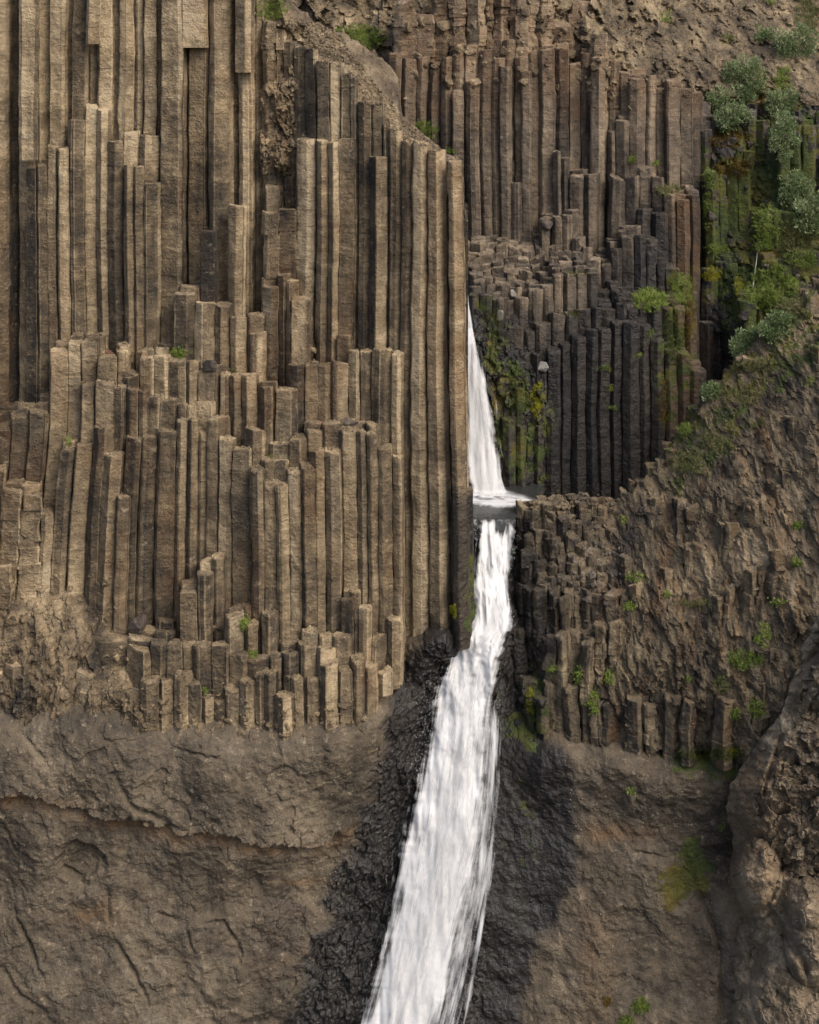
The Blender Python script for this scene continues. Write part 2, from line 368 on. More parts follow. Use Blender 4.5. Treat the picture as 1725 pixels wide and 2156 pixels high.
def column_geo(poly, z0, z1, rough=1.0, joint=1.2, tiltmax=.12, ring=.34):
    n = len(poly); pts = []; sid = []
    for i in range(n):
        a, b, c = poly[i - 1], poly[i], poly[(i + 1) % n]
        la, lc = np.linalg.norm(a - b), np.linalg.norm(c - b)
        ch = .018 + .022 * random.random()
        pts.append(b + (a - b) / max(la, 1e-6) * min(ch, la * .3)); sid.append(-1 - i)
        pts.append(b + (c - b) / max(lc, 1e-6) * min(ch, lc * .3)); sid.append(i)
        if lc > .28:
            pts.append((b + c) / 2 + rng.normal(0, .006, 2)); sid.append(i)
    pts = np.array(pts); m = len(pts); cen = pts.mean(0); H = z1 - z0
    zs = []; seg = []; z = z0; s = 0; nextj = z0 + random.uniform(.3, 1.6) * joint
    while z < z1 - .12:
        zs.append(z); seg.append((s, 0)); z += ring * random.uniform(.7, 1.3)
        if z > nextj and z < z1 - .3:
            zs += [nextj - .012, nextj, nextj + .012]; seg += [(s, 0), (s, 1), (s + 1, 0)]; s += 1
            z = nextj + ring * .6; nextj += random.uniform(.35, 1.5) * joint
    zs += [z1 - .05, z1]; seg += [(s, 0), (s, 2)]
    jt = min(rough, 2.5) if rough > 1.4 else .35 * rough
    off = rng.normal(0, .013 * jt, (s + 1, 2)); scl = 1 + rng.normal(0, .014 * jt, s + 1)
    V = []
    for zz, (q, kind) in zip(zs, seg):
        sc = scl[q] * ((.978 if rough > 1.4 else .992) if kind == 1 else (.90 if kind == 2 else 1.0))
        ring_p = cen + (pts - cen) * sc + off[q]
        V.append(np.column_stack([ring_p, np.full(m, zz)]))
    V = np.concatenate(V)
    # uneven, slightly tilted and chipped top
    tx, ty = rng.normal(0, tiltmax, 2); top = len(zs) - 2
    for r_ in (top, top + 1):
        w_ = slice(r_ * m, (r_ + 1) * m); V[w_, 2] += (V[w_, 0] - cen[0]) * tx + (V[w_, 1] - cen[1]) * ty + rng.normal(0, .022, m)
    F = []; side = []
    for r_ in range(len(zs) - 1):
        for j in range(m):
            k = (j + 1) % m; F.append((r_ * m + j, r_ * m + k, (r_ + 1) * m + k, (r_ + 1) * m + j)); side.append(sid[j] if sid[j] >= 0 else 100 - sid[j])
    b = (len(zs) - 1) * m; ci = len(V)
    V = np.vstack([V, [[cen[0], cen[1], V[b:b + m, 2].mean() + random.uniform(-.02, .05)]]])
    for j in range(m): F.append((b + j, b + (j + 1) % m, ci)); side.append(200)
    return V, F, np.array(side)
def column_tone(side, darkface=0.0, tone_add=0.0):
    st = {q: random.random() for q in sorted(set(side.tolist()))}
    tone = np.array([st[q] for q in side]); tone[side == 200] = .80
    return np.clip(tone - darkface + tone_add, -.5, 1.5)
def build_columns(parent, S, where, mat, warp=no_lean, limit=295, rough=1.0, joint=2.4, stuffname='column_remainder'):
    polys = cells(S); order = sorted(range(len(S)), key=lambda i: S[i].get('prio', 0)); made = 0
    built = []
    for i in order:
        s, poly = S[i], polys[i]
        if poly is None or s['z1'] - s['z0'] < .25: continue
        V, F, side = column_geo(poly, s['z0'], s['z1'], s.get('rough', rough), s.get('joint', joint), s.get('tilt', .10), s.get('ring', .36 if s.get('rough', rough) < 1.3 else .22))
        built.append((s, V, F, column_tone(side, s.get('dark', 0), s.get('tone', 0))))
    # relief of all columns at once
    cat = np.concatenate([b[1] for b in built]); cx = np.concatenate([np.repeat(b[1][:, :2].mean(0)[None], len(b[1]), 0) for b in built])
    rg = np.concatenate([np.full(len(b[1]), b[0].get('rough', rough)) for b in built]); rn = np.concatenate([np.full(len(b[1]), random.uniform(0, 50)) for b in built])
    dirs = cat[:, :2] - cx; dirs = dirs / np.maximum(np.linalg.norm(dirs, axis=1, keepdims=True), 1e-6)
    nz = fbm(cat[:, 0] * 2.2 + rn, cat[:, 1] * 2.2, cat[:, 2] * 1.1, 5, 3) * .03 * rg + np.clip(rg - .6, 0, 2) * .030 * vnoise(cat[:, 0] * 3.5 + rn, cat[:, 1] * 3.5, cat[:, 2] * 3.3, 8)
    cat[:, :2] += dirs * nz[:, None]; cat = warp(cat); o_ = 0
    cents = []
    for b in built:
        V = cat[o_:o_ + len(b[1])]; o_ += len(V); b[1][:] = V
        q4 = np.array([f for f in b[2] if len(f) == 4]); q3 = np.array([f for f in b[2] if len(f) == 3])
        cents.append(np.concatenate([V[q4].mean(1), V[q3].mean(1)]))
    px, py = back(np.concatenate(cents)); wet, och, mos = zones(px, py, where); o_ = 0
    crust_sunlit = .55 * sstep(430, 180, py + 70 * fbm(px / 60., py / 60., 4., 3, 3)) * sstep(640, 480, px) + .22 * sstep(760, 860, px) - .12 * sstep(700, 900, py) * sstep(700, 600, px) + .30 * sstep(300, 120, px) * sstep(1000, 1200, py)  # pale crust, with the upper cliff's sunlight painted into the same tone
    SV, SF, SA = [], [], []; off = 0
    for s, V, F, tone in built:
        n = len(F); sl = slice(o_, o_ + n); o_ += n
        if where == 'left': tone = tone + crust_sunlit[sl]
        A = dict(tone=tone, rnd=np.full(n, random.random()), wet=wet[sl], ochre=och[sl], moss=mos[sl])
        if made < limit and s.get('prio', 0) < 5:
            mesh_obj('basalt_column', V, F, mat, parent, A); made += 1
        else:
            SV.append(V); SF += [tuple(q + off for q in f) for f in F]; off += len(V); SA.append(A)
    if SV:
        A = {k: np.concatenate([a[k] for a in SA]) for k in SA[0]}
        o = mesh_obj(stuffname, np.concatenate(SV), SF, mat, parent, A); o['kind'] = 'stuff'
    return made

# ------------------------------------------------------------------ rock sheets
def sheet(name, px0, px1, py0, py1, Dref, dfn, step, disp, where, mat, tone=.5, keep=None, parent=None):
    xs = np.arange(XX(px0, Dref), XX(px1, Dref), step); zs = np.arange(ZZ(py1, Dref), ZZ(py0, Dref), step)
    X, Z = np.meshgrid(xs, zs); Dv = np.full(X.shape, float(Dref))
    xc, zc = np.linspace(xs[0], xs[-1], max(8, len(xs) // 4)), np.linspace(zs[0], zs[-1], max(8, len(zs) // 4)); Xc, Zc = np.meshgrid(xc, zc); Dc = np.full(Xc.shape, float(Dref))
    for it in range(6):                       # relief over the upright X-Z plane, controls given in plan units
        Dc = Dc * .4 + dfn(862.5 + Xc / (K * Dc), PYH + (ZC - Zc) / (K * Dc)) * .6
    Dx = np.array([np.interp(xs, xc, r_) for r_ in Dc]); Dv = np.array([np.interp(zs, zc, c_) for c_ in Dx.T]).T
    px, py = 862.5 + X / (K * Dv), PYH + (ZC - Z) / (K * Dv)
    Dv = Dv - disp(px, py, X, Z, Dv)
    V = np.stack([X + .25 * step * vnoise(X * 9, Z * 9, 1.), Dv, Z + .25 * step * vnoise(X * 9, Z * 9, 5.)], -1); nz, nx = X.shape
    idx = np.arange(nx * nz).reshape(nz, nx)
    q = np.stack([idx[:-1, :-1], idx[:-1, 1:], idx[1:, 1:], idx[1:, :-1]], -1).reshape(-1, 4)
    if keep is not None:
        kc = keep(px, py); kq = kc[:-1, :-1] & kc[:-1, 1:] & kc[1:, 1:] & kc[1:, :-1]; q = q[kq.reshape(-1)]
    wet, och, mos = zones(px, py, where)
    t = tone(px, py) if callable(tone) else np.full(px.shape, tone)
    A = dict(tone=t.ravel(), rnd=np.full(px.size, .5), wet=wet.ravel(), ochre=och.ravel(), moss=mos.ravel())
    o = mesh_obj(name, V.reshape(-1, 3), q.tolist(), mat, parent, None, A, smooth=False)
    return o
#==STRUCTURE==
# ------------------------------------------------------------------ left cliff: tiers of columns, back to front
# (x0, x1, top, depth[, options]) in plan units
def seedlist(L, zbase, dj=.055):
    S = []
    for t in L:
        x0, x1, y, D = t[:4]; opt = dict(t[4]) if len(t) > 4 else {}
        D = D + rng.normal(0, dj); w_ = (x1 - x0) * K * D; s = dict(c=np.array([XX((x0 + x1) / 2, D), D]), r=w_ * .60, w=w_, z1=ZZ(y, D), D=D, px=(x0 + x1) / 2)
        s['z0'] = zbase if 'bot' not in opt else ZZ(opt['bot'], D)
        s.update(opt); s['prio'] = opt.get('prio', 0); S.append(s)
    return S
def fill_behind(S, zbase, row=.58, last=1):
    out = []
    for s in S:
        if 'bot' in s: continue
        cand = [t['D'] for t in S if abs(t['c'][0] - s['c'][0]) < .8 * max(s['w'], t['w']) and t['D'] > s['D'] + .12 and t['z1'] > s['z1'] + .05]
        nxt = min(cand) if cand else s['D'] + .9 + row * (last - 1)
        k = 1
        while s['D'] + row * k < nxt - .38:
            D = s['D'] + row * k + rng.normal(0, .06)
            out.append(dict(c=np.array([s['c'][0] + rng.normal(0, .12), D]), r=s['r'] * 1.05, w=s['w'], z1=s['z1'] + rng.normal(.04, .05) + .15 * k, z0=zbase, D=D, prio=6, ring=.9)); k += 1
    return out
def auto(x0, x1, sp, line, D, jy=6, dj=.12, **opt):
    L = []; x = x0
    while x < x1 - sp * .4:
        w_ = sp * random.uniform(.78, 1.25); xm = x + w_ / 2
        d = lerp1(D, xm) if isinstance(D, list) else D
        L.append((x, x + w_, float(lerp1(line, xm)) + random.uniform(-jy, jy), float(d) + rng.normal(0, dj), opt)); x += w_
    return L
def edges(xs, y, D, **opt):
    return [(a, b, y, D, opt) for a, b in zip(xs[:-1], xs[1:])]

LB = ZZ(1552, 57)
T = []
# tallest columns, running out of the top of the picture
for i, (a, b) in enumerate(zip(*(lambda e: (e[:-1], e[1:]))([-70, -38, -10, 22, 43, 76, 106, 136, 156, 184, 205, 236, 252, 278, 305, 326, 345, 384, 402, 433, 444, 484, 506, 532, 556]))):
    T.append((a, b, -70 - 12 * (i % 3), 61.4 + (.42 if i % 2 else -.12), {}))
T += [(42, 79, -70, 60.55, {'bot': 336}), (384, 433, -70, 60.75, {'bot': 100}), (500, 531, -70, 60.7, {'bot': 152}), (183, 207, -70, 60.7, {'bot': 92}), (344, 386, -70, 60.7, {'tone': .15})]
# crumbled strip
T += [(556, 578, 45, 61.2, {'rough': 2.2, 'joint': .5}), (578, 600, 62, 61.4, {'rough': 2.4, 'joint': .5}), (600, 622, 88, 61.3, {'rough': 2.2, 'joint': .5})]
# columns stepping down to the right edge
T += [(622, 645, 98, 60.9), (645, 668, 104, 60.5), (668, 694, 128, 60.1), (694, 721, 131, 60.1), (721, 739, 156, 59.9), (739, 758, 160, 59.8), (758, 782, 214, 59.6), (782, 806, 218, 59.5), (806, 823, 262, 59.3), (823, 846, 272, 59.0),
      (846, 870, 297, 58.6), (870, 902, 299, 58.2), (902, 934, 315, 57.9), (934, 969, 337, 57.7), (940, 966, 352, 58.3), (944, 968, 360, 58.9), (944, 970, 372, 59.6), (940, 968, 390, 60.3), (938, 966, 400, 61.0), (936, 966, 400, 61.7)]
T += [(628, 664, 292, 60.3, {'joint': .8}), (668, 692, 296, 59.75), (692, 716, 298, 59.7), (716, 745, 292, 59.55), (784, 812, 330, 59.0)]
# ledge at a fifth of the height
T += [(54, 78, 352, 60.75), (78, 102, 346, 60.7), (102, 125, 307, 60.7), (125, 148, 312, 60.65), (146, 180, 252, 60.8), (180, 206, 222, 60.95), (206, 233, 230, 60.85), (233, 262, 297, 60.75), (262, 294, 278, 60.9), (294, 334, 285, 60.9), (264, 285, 346, 60.4), (285, 306, 350, 60.4), (306, 336, 385, 60.5), (-40, -8, 300, 60.8)]
T += [(484, 513, 432, 60.2), (424, 455, 486, 60.1, {'dark': .7}), (556, 586, 446, 60.3, {'rough': 1.6}), (586, 620, 440, 60.4, {'rough': 1.6}), (558, 588, 392, 60.7, {'rough': 1.8})]
# second ledge
T += [(374, 412, 617, 59.6), (414, 455, 637, 59.5), (455, 489, 641, 59.6), (489, 522, 668, 59.3), (524, 557, 662, 59.3), (557, 588, 602, 59.7), (586, 612, 577, 59.9), (606, 627, 590, 59.75), (616, 650, 628, 59.4), (531, 556, 700, 59.0)]
# third ledge
T += [(104, 145, 736, 59.2), (142, 172, 720, 59.4), (172, 203, 719, 59.3), (203, 245, 750, 59.0), (243, 266, 738, 59.3), (295, 325, 752, 59.0), (325, 360, 749, 59.1), (360, 394, 757, 59.0), (394, 424, 759, 59.0), (424, 465, 772, 58.9), (465, 487, 786, 58.6), (487, 514, 788, 58.6), (512, 545, 789, 58.4),
      (612, 643, 768, 58.9), (643, 672, 764, 58.9), (672, 702, 766, 58.8), (702, 737, 760, 58.8), (715, 740, 706, 59.1), (738, 762, 737, 58.7), (762, 790, 738, 58.6), (790, 826, 733, 58.5), (829, 852, 742, 58.2)]
# fourth ledge
T += [(171, 206, 806, 58.9), (204, 240, 803, 58.5, {'tone': .5, 'tilt': .2}), (240, 270, 812, 58.6), (258, 294, 790, 58.85), (270, 292, 818, 58.45), (292, 314, 822, 58.4), (314, 343, 833, 58.5), (341, 375, 841, 58.4), (375, 395, 850, 58.3), (395, 414, 853, 58.3), (414, 451, 848, 58.3), (545, 583, 806, 58.3), (583, 622, 818, 58.2), (548, 575, 815, 58.0)]
# fifth ledge
T += [(371, 394, 884, 57.9), (394, 416, 880, 57.95), (440, 478, 878, 57.9), (334, 371, 905, 57.8), (270, 300, 921, 57.8), (300, 331, 918, 57.8), (464, 494, 921, 57.6), (493, 531, 944, 57.3), (520, 557, 903, 57.7), (574, 612, 934, 57.6), (613, 650, 921, 57.6), (643, 680, 906, 57.8), (680, 720, 890, 57.9), (718, 757, 903, 57.7), (755, 776, 908, 57.45), (776, 797, 912, 57.4), (649, 686, 946, 57.3), (686, 721, 948, 57.3), (416, 441, 905, 58.1)]
# sixth ledge
T += [(130, 162, 944, 58.2), (165, 200, 934, 58.2), (198, 236, 896, 58.15), (228, 260, 955, 57.8), (529, 560, 986, 56.95), (556, 582, 1014, 56.9), (580, 608, 1018, 56.9), (607, 636, 990, 57.0), (634, 666, 980, 57.1), (258, 280, 1045, 57.4), (553, 580, 966, 57.35), (580, 606, 968, 57.3), (797, 832, 940, 57.5), (826, 850, 960, 57.5)]
T += [(-30, 24, 902, 59.0), (24, 62, 872, 59.2), (62, 98, 866, 59.0), (-36, 20, 984, 58.3), (20, 62, 1031, 58.0, {'rough': 1.8, 'joint': .5}), (62, 104, 1040, 58.0, {'rough': 2.2, 'joint': .5}), (100, 133, 1075, 58.1, {'rough': 1.6}), (-40, 14, 1130, 57.6, {'rough': 2, 'joint': .5}), (10, 48, 1190, 57.5, {'rough': 2, 'joint': .5})]
# low broken stumps
T += [(385, 420, 1243, 56.6), (417, 448, 1206, 56.8), (449, 475, 1168, 57.0), (475, 514, 1296, 56.3), (513, 541, 1312, 56.25), (549, 577, 1290, 56.4), (635, 668, 1330, 56.3), (668, 700, 1338, 56.3), (700, 735, 1336, 56.2), (720, 742, 1260, 56.6, {'dark': .4}), (741, 758, 1245, 56.8), (756, 782, 1277, 56.7), (784, 812, 1340, 56.7, {'rough': 1.6}), (815, 842, 1300, 57.1, {'rough': 1.5})]
T += [(284, 326, 1366, 56.0), (328, 360, 1350, 56.1), (359, 386, 1350, 56.1), (384, 412, 1352, 56.2), (410, 446, 1357, 56.0), (449, 482, 1357, 55.95), (482, 520, 1376, 55.9), (519, 566, 1389, 55.7), (566, 594, 1382, 55.9), (592, 626, 1373, 55.9), (626, 666, 1352, 56.0), (667, 702, 1366, 55.8), (738, 768, 1386, 55.9), (765, 795, 1400, 56.1), (795, 825, 1410, 56.6), (220, 285, 1345, 56.6, {'rough': 1.8})]
T += [(313, 345, 1428, 55.6), (343, 371, 1430, 55.6), (371, 405, 1418, 55.65), (400, 421, 1437, 55.5), (425, 450, 1468, 55.6), (450, 475, 1476, 55.6), (475, 505, 1450, 55.5), (505, 536, 1432, 55.45), (536, 563, 1415, 55.5), (556, 580, 1416, 55.45), (580, 612, 1462, 55.35), (612, 634, 1425, 55.5), (646, 673, 1427, 55.5), (673, 712, 1392, 55.55), (712, 742, 1408, 55.6), (280, 314, 1452, 55.8), (240, 282, 1440, 56.1, {'rough': 2}), (195, 242, 1410, 56.3, {'rough': 2, 'joint': .5}), (150, 196, 1390, 56.6, {'rough': 2.2, 'joint': .4}), (100, 152, 1370, 56.8, {'rough': 2.4, 'joint': .4}), (50, 102, 1390, 56.8, {'rough': 2.4, 'joint': .4}), (-20, 50, 1400, 56.8, {'rough': 2.4, 'joint': .4})]
# dark columns at the foot of the corner
T += [(938, 958, 1050, 57.55, {'dark': .25}), (955, 973, 1062, 57.9, {'dark': .3}), (964, 980, 1040, 58.5, {'dark': .3}), (963, 980, 1030, 59.2, {'dark': .3})]
T += auto(-430, -72, 34, [(-430, -80), (-72, -80)], 60.9, 10, .2, prio=6, ring=.9) + auto(-430, -42, 36, [(-430, 860), (-42, 900)], 59.0, 40, .1, prio=6, ring=.9) + auto(-430, -42, 38, [(-430, 1120), (-42, 1100)], 57.9, 40, .1, prio=6, ring=.9)
S = seedlist(T, LB)
for s in S:
    if 'bot' not in s: s['z0'] = min(s['z1'] - .6, ZZ(1575 if s['px'] < 800 else 1400 - (s['px'] - 850) * .7 + 30, s['D']))
F_ = fill_behind(S, LB)
x = np.linspace(XX(-440, 63), XX(985, 63), 40); zz = np.linspace(ZZ(1600, 63), ZZ(-120, 63), 40)
gx, gz = np.meshgrid(x, zz); gpx = 862.5 + gx / (K * 63)
topz = np.array([ZZ(lerp1([(-500, -130), (560, -130), (620, 110), (840, 280), (985, 420)], q), 62.5) for q in gpx.ravel()]).reshape(gpx.shape) - .2
gz = np.minimum(gz, topz); gy = 62.45 + .15 * vnoise(gx, gz, 2.)
idx = np.arange(1600).reshape(40, 40); q = np.stack([idx[:-1, :-1], idx[:-1, 1:], idx[1:, 1:], idx[1:, :-1]], -1).reshape(-1, 4)
one = np.ones(1600)
left = mesh_obj('left_cliff', np.stack([gx, gy, gz], -1).reshape(-1, 3), q.tolist(), M_BAS, None, None, dict(tone=one * .2, rnd=one * .3, wet=one * 0, ochre=one * 0, moss=one * 0))
tag(left, 'tall brown basalt cliff of stepped columns left of the waterfall', kind='structure')
build_columns(left, S + F_, 'left', M_BAS, lean_left, rough=1.15)

# ------------------------------------------------------------------ back cliff behind the upper fall
B = []
B += auto(820, 1480, 25, [(820, 105), (1000, 90), (1200, 110), (1330, 150), (1480, 190)], 73.6, 34, .16, rough=1.2)
B += [(985, 1010, 172, 73.0, {}), (1055, 1080, 140, 73.0, {}), (1100, 1124, 150, 73.1, {}), (1248, 1274, 120, 73.0, {'tone': .4}), (1328, 1362, 165, 72.8, {'tone': .2}), (1362, 1382, 158, 73.0, {})]
B += auto(1285, 1330, 22, [(1285, 262), (1330, 262)], 72.7, 14)
B += [(956, 975, 190, 73.0, {}), (1167, 1185, 318, 72.7, {}), (1183, 1202, 332, 72.6, {}), (1202, 1232, 369, 72.6, {}), (1232, 1262, 366, 72.6, {}), (1288, 1318, 374, 72.2, {}), (1318, 1345, 371, 72.2, {}), (1345, 1372, 352, 72.4, {}), (1372, 1398, 372, 72.2, {}), (1372, 1402, 448, 71.4, {'dark': .3}), (1398, 1424, 408, 71.7, {}), (1424, 1448, 420, 71.6, {}), (1448, 1470, 410, 71.9, {}), (1345, 1372, 440, 71.7, {})]
B += [(1076, 1098, 384, 72.8, {}), (1164, 1184, 456, 71.8, {}), (1184, 1206, 452, 71.8, {}), (1190, 1218, 442, 72.1, {}), (1140, 1166, 470, 71.7, {'tilt': .3}), (1230, 1250, 520, 71.0, {}), (1206, 1232, 500, 71.4, {})]
# stair of broken tops
for k, (x0, x1, y0, y1, D) in enumerate([(960, 1180, 512, 520, 71.8), (960, 1175, 530, 545, 71.2), (962, 1165, 545, 566, 70.6), (966, 1215, 560, 585, 70.0), (990, 1130, 578, 598, 69.4), (1000, 1160, 590, 610, 68.8)]):
    B += auto(x0, x1, 25, [(x0, y0), (x1, y1)], D, 6, .12, tilt=.22, tone=.1)
B += auto(1215, 1475, 25, [(1215, 572), (1245, 556), (1290, 548), (1330, 480), (1475, 640)], 70.2, 10)
B += auto(1060, 1250, 26, [(1060, 632), (1140, 610), (1170, 578), (1250, 580)], 68.3, 6)
B += auto(1340, 1470, 26, [(1340, 640), (1470, 650)], 68.4, 6, .05)
B += auto(1100, 1345, 26, [(1100, 700), (1170, 668), (1240, 655), (1345, 640)], 67.6, 8, .04)
B += auto(1150, 1480, 27, [(1150, 740), (1250, 690), (1345, 675), (1400, 720), (1480, 780)], 67.0, 8, .035)
B += auto(990, 1062, 26, [(990, 612), (1062, 628)], 67.8, 5) + auto(1050, 1100, 24, [(1050, 690), (1100, 690)], 67.2, 5) + auto(1075, 1135, 22, [(1075, 742), (1135, 750)], 66.8, 5)
B += auto(1000, 1080, 24, [(1000, 700), (1080, 800)], 67.0, 12, rough=1.5) + auto(1080, 1170, 24, [(1080, 800), (1170, 880)], 66.4, 6) + auto(1060, 1150, 22, [(1060, 880), (1150, 905)], 66.1, 6, rough=1.6)
B += [(1135, 1152, 770, 66.9, {'tone': .6, 'dark': 0})]
B += auto(835, 1225, 33, [(835, 40), (1000, -40), (1120, -30), (1225, 40)], 74.6, 45, .25, rough=3.4, joint=.42, tilt=.3, tone=.25, prio=1)
B += [(985, 1022, -30, 74.0, {'rough': 3.0, 'tone': .75, 'joint': .6, 'prio': 1}), (1088, 1122, -40, 74.0, {'rough': 3.0, 'tone': .75, 'joint': .6, 'prio': 1}), (1252, 1276, 70, 73.4, {'rough': 2.4, 'tone': .6, 'prio': 1})]
BB = ZZ(1130, 67)
S = seedlist(B, BB, .06); F_ = fill_behind(S, BB)
x = np.linspace(XX(780, 75), XX(1500, 75), 30); zz = np.linspace(ZZ(1100, 75), ZZ(140, 75), 30); gx, gz = np.meshgrid(x, zz); gz = np.minimum(gz, ZZ(lerp1([(780, 185), (1200, 215), (1350, 230), (1500, 290)], 862.5 + gx / (K * 75)), 75)); gy = 74.7 + .2 * vnoise(gx, gz, 2.)
idx = np.arange(900).reshape(30, 30); q = np.stack([idx[:-1, :-1], idx[:-1, 1:], idx[1:, 1:], idx[1:, :-1]], -1).reshape(-1, 4); one = np.ones(900)
backc = mesh_obj('back_cliff', np.stack([gx, gy, gz], -1).reshape(-1, 3), q.tolist(), M_BAS, None, None, dict(tone=one * .2, rnd=one * .3, wet=one * .5, ochre=one * 0, moss=one * 0))
tag(backc, 'basalt column cliff in shade behind the upper waterfall, wet and dark below', kind='structure')
M_BACK = rock_material('basalt_back', [(.10, (.020, .0165, .0140)), (.32, (.052, .041, .031)), (.52, (.100, .078, .055)), (.72, (.165, .128, .088)), (.92, (.26, .205, .14))])  # stops lowered to put part of the back wall's shade into its colour
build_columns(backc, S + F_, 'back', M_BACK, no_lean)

# ------------------------------------------------------------------ gully wall at the upper right
G = []
G += auto(1470, 1760, 26, [(1470, 205), (1500, 230), (1600, 250), (1760, 245)], [(1470, 74.5), (1520, 75), (1600, 74.4), (1760, 73.2)], 14, .2, rough=1.6)
G += auto(1476, 1515, 20, [(1476, 255), (1515, 300)], 73.8, 10, rough=1.4)
G += auto(1545, 1600, 22, [(1545, 300), (1600, 330)], 73.8, 10, rough=1.8)
G += [(1486, 1512, 362, 73.0, {'rough': 1.6}), (1510, 1532, 350, 73.1, {'rough': 1.6}), (1530, 1556, 345, 73.1, {'rough': 1.6}), (1554, 1580, 356, 73.0, {'rough': 1.6})]
G += auto(1640, 1760, 24, [(1640, 275), (1760, 262)], 72.6, 14, rough=1.5)
G += auto(1596, 1760, 24, [(1596, 470), (1650, 440), (1760, 400)], 71.8, 16, rough=1.7)
G += auto(1478, 1600, 24, [(1478, 560), (1530, 540), (1600, 556)], 72.2, 12, rough=1.7) + auto(1580, 1760, 26, [(1580, 575), (1660, 550), (1760, 520)], 70.6, 16, rough=1.7)
G += auto(1560, 1760, 26, [(1560, 640), (1640, 622), (1760, 600)], 69.3, 12, rough=1.6) + auto(1476, 1580, 26, [(1476, 690), (1580, 660)], 71.2, 10, rough=1.4)
S = seedlist(G, BB, .1); F_ = fill_behind(S, BB)
x = np.linspace(XX(1440, 77), XX(2000, 77), 30); zz = np.linspace(ZZ(1100, 77), ZZ(215, 77), 30); gx, gz = np.meshgrid(x, zz); gy = 76. + .2 * vnoise(gx, gz, 2.)
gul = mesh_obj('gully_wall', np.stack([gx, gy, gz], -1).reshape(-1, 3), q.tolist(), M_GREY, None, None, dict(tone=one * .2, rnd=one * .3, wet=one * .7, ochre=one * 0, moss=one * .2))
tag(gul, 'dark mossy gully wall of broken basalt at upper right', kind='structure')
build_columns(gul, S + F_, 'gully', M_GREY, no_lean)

# ------------------------------------------------------------------ right ridge: steep stair of worn columns in front of the pool
CREST = [(1060, 1075), (1085, 1068), (1120, 1052), (1150, 1046), (1230, 1044), (1290, 1050), (1320, 1028), (1350, 1000), (1400, 950), (1450, 880), (1500, 802), (1560, 742), (1640, 652), (1725, 588), (1800, 540), (2000, 430)]
RD_F = [(1060, 60.2), (1100, 59.0), (1140, 57.6), (1300, 56.8), (1500, 55.4), (1725, 53.2), (1800, 52.6), (2000, 51.5)]
RD_C = [(1060, 61.4), (1085, 61.9), (1300, 62.4), (1500, 62.6), (1725, 62.2), (1800, 62)]
RB = [(1060, 1545), (1130, 1552), (1300, 1560), (1430, 1584), (1500, 1590), (1800, 1580)]
S = []
for Dr in np.arange(52.4, 63.0, .40):
    for xr in np.arange(XX(1070, 62), XX(1800, 62.5), .42):
        D = Dr + rng.normal(0, .14); X = xr + rng.normal(0, .14); px = 862.5 + X / (K * D)
        df, dc = lerp1(RD_F, px), lerp1(RD_C, px); t = (D - df) / (dc - df)
        if px < 1096 or px > 1790 or t < -.04 or t > 1.12: continue
        t = min(max(t, 0.0), 1.0); cr, ba = lerp1(CREST, px), lerp1(RB, px)
        blocky = px < 1310 + 40 * mnoise.noise(Vector((X, D, 4.))) and t > .38
        if not blocky and t < .9 and random.random() < .55: continue
        nt_ = 5.0; g = t * nt_ + .75 * mnoise.noise(Vector((X * .55, D * .2, 3.))) + .3 * mnoise.noise(Vector((X * 1.6, D * .5, 9.)))
        tq = t if blocky else min(1.0, max(0.0, (.30 * t * nt_ + .70 * math.floor(g + .5)) / nt_))
        if t > .93: tq = t
        py = ba + (cr - ba) * (.16 + .84 * tq ** .66)
        zt = ZZ(py, D) + (rng.normal(0, .10) if not blocky else rng.normal(0, .12)) * (1 - t * .5)
        if not blocky and random.random() < .10: zt += random.uniform(.3, .9) * (1 - t)
        S.append(dict(c=np.array([X, D]), r=random.uniform(.24, .34), w=.5, z1=zt, z0=max(ZZ(ba + 22, D), zt - 4.6), D=D, px=px, joint=.40 if blocky else .6, rough=2.6 if not blocky else 1.6, tilt=.22, tone=-.05, ring=.30))
S.sort(key=lambda s: s['D'])
for i, s in enumerate(S): s['prio'] = 0 if i < 290 else 6
gxs = np.linspace(1104, 1990, 40); ts = np.linspace(0, 1.15, 24); V = []
for t in ts:
    for px in gxs:
        df, dc = lerp1(RD_F, px), lerp1(RD_C, px); D = df + .45 + (dc - df) * t; tt = min(t, 1); py = lerp1(RB, px) + (lerp1(CREST, px) - lerp1(RB, px)) * (tt ** .75)
        V.append(P(px, py + 25, D))
idx = np.arange(len(V)).reshape(24, 40); q = np.stack([idx[:-1, :-1], idx[:-1, 1:], idx[1:, 1:], idx[1:, :-1]], -1).reshape(-1, 4); one = np.ones(len(V))
ridge = mesh_obj('right_ridge', V, q.tolist(), M_GREY, None, None, dict(tone=one * .2, rnd=one * .3, wet=one * .6, ochre=one * 0, moss=one * 0))
tag(ridge, 'steep ridge of worn broken basalt right of the waterfall', kind='structure')
M_RIDGE = rock_material('basalt_ridge', [(.10, (.018, .0155, .0135)), (.32, (.050, .039, .026)), (.52, (.100, .077, .047)), (.72, (.170, .131, .080)), (.92, (.28, .22, .14))], striate=.6, bump=1.2)
build_columns(ridge, S, 'ridge', M_RIDGE, no_lean, 290)

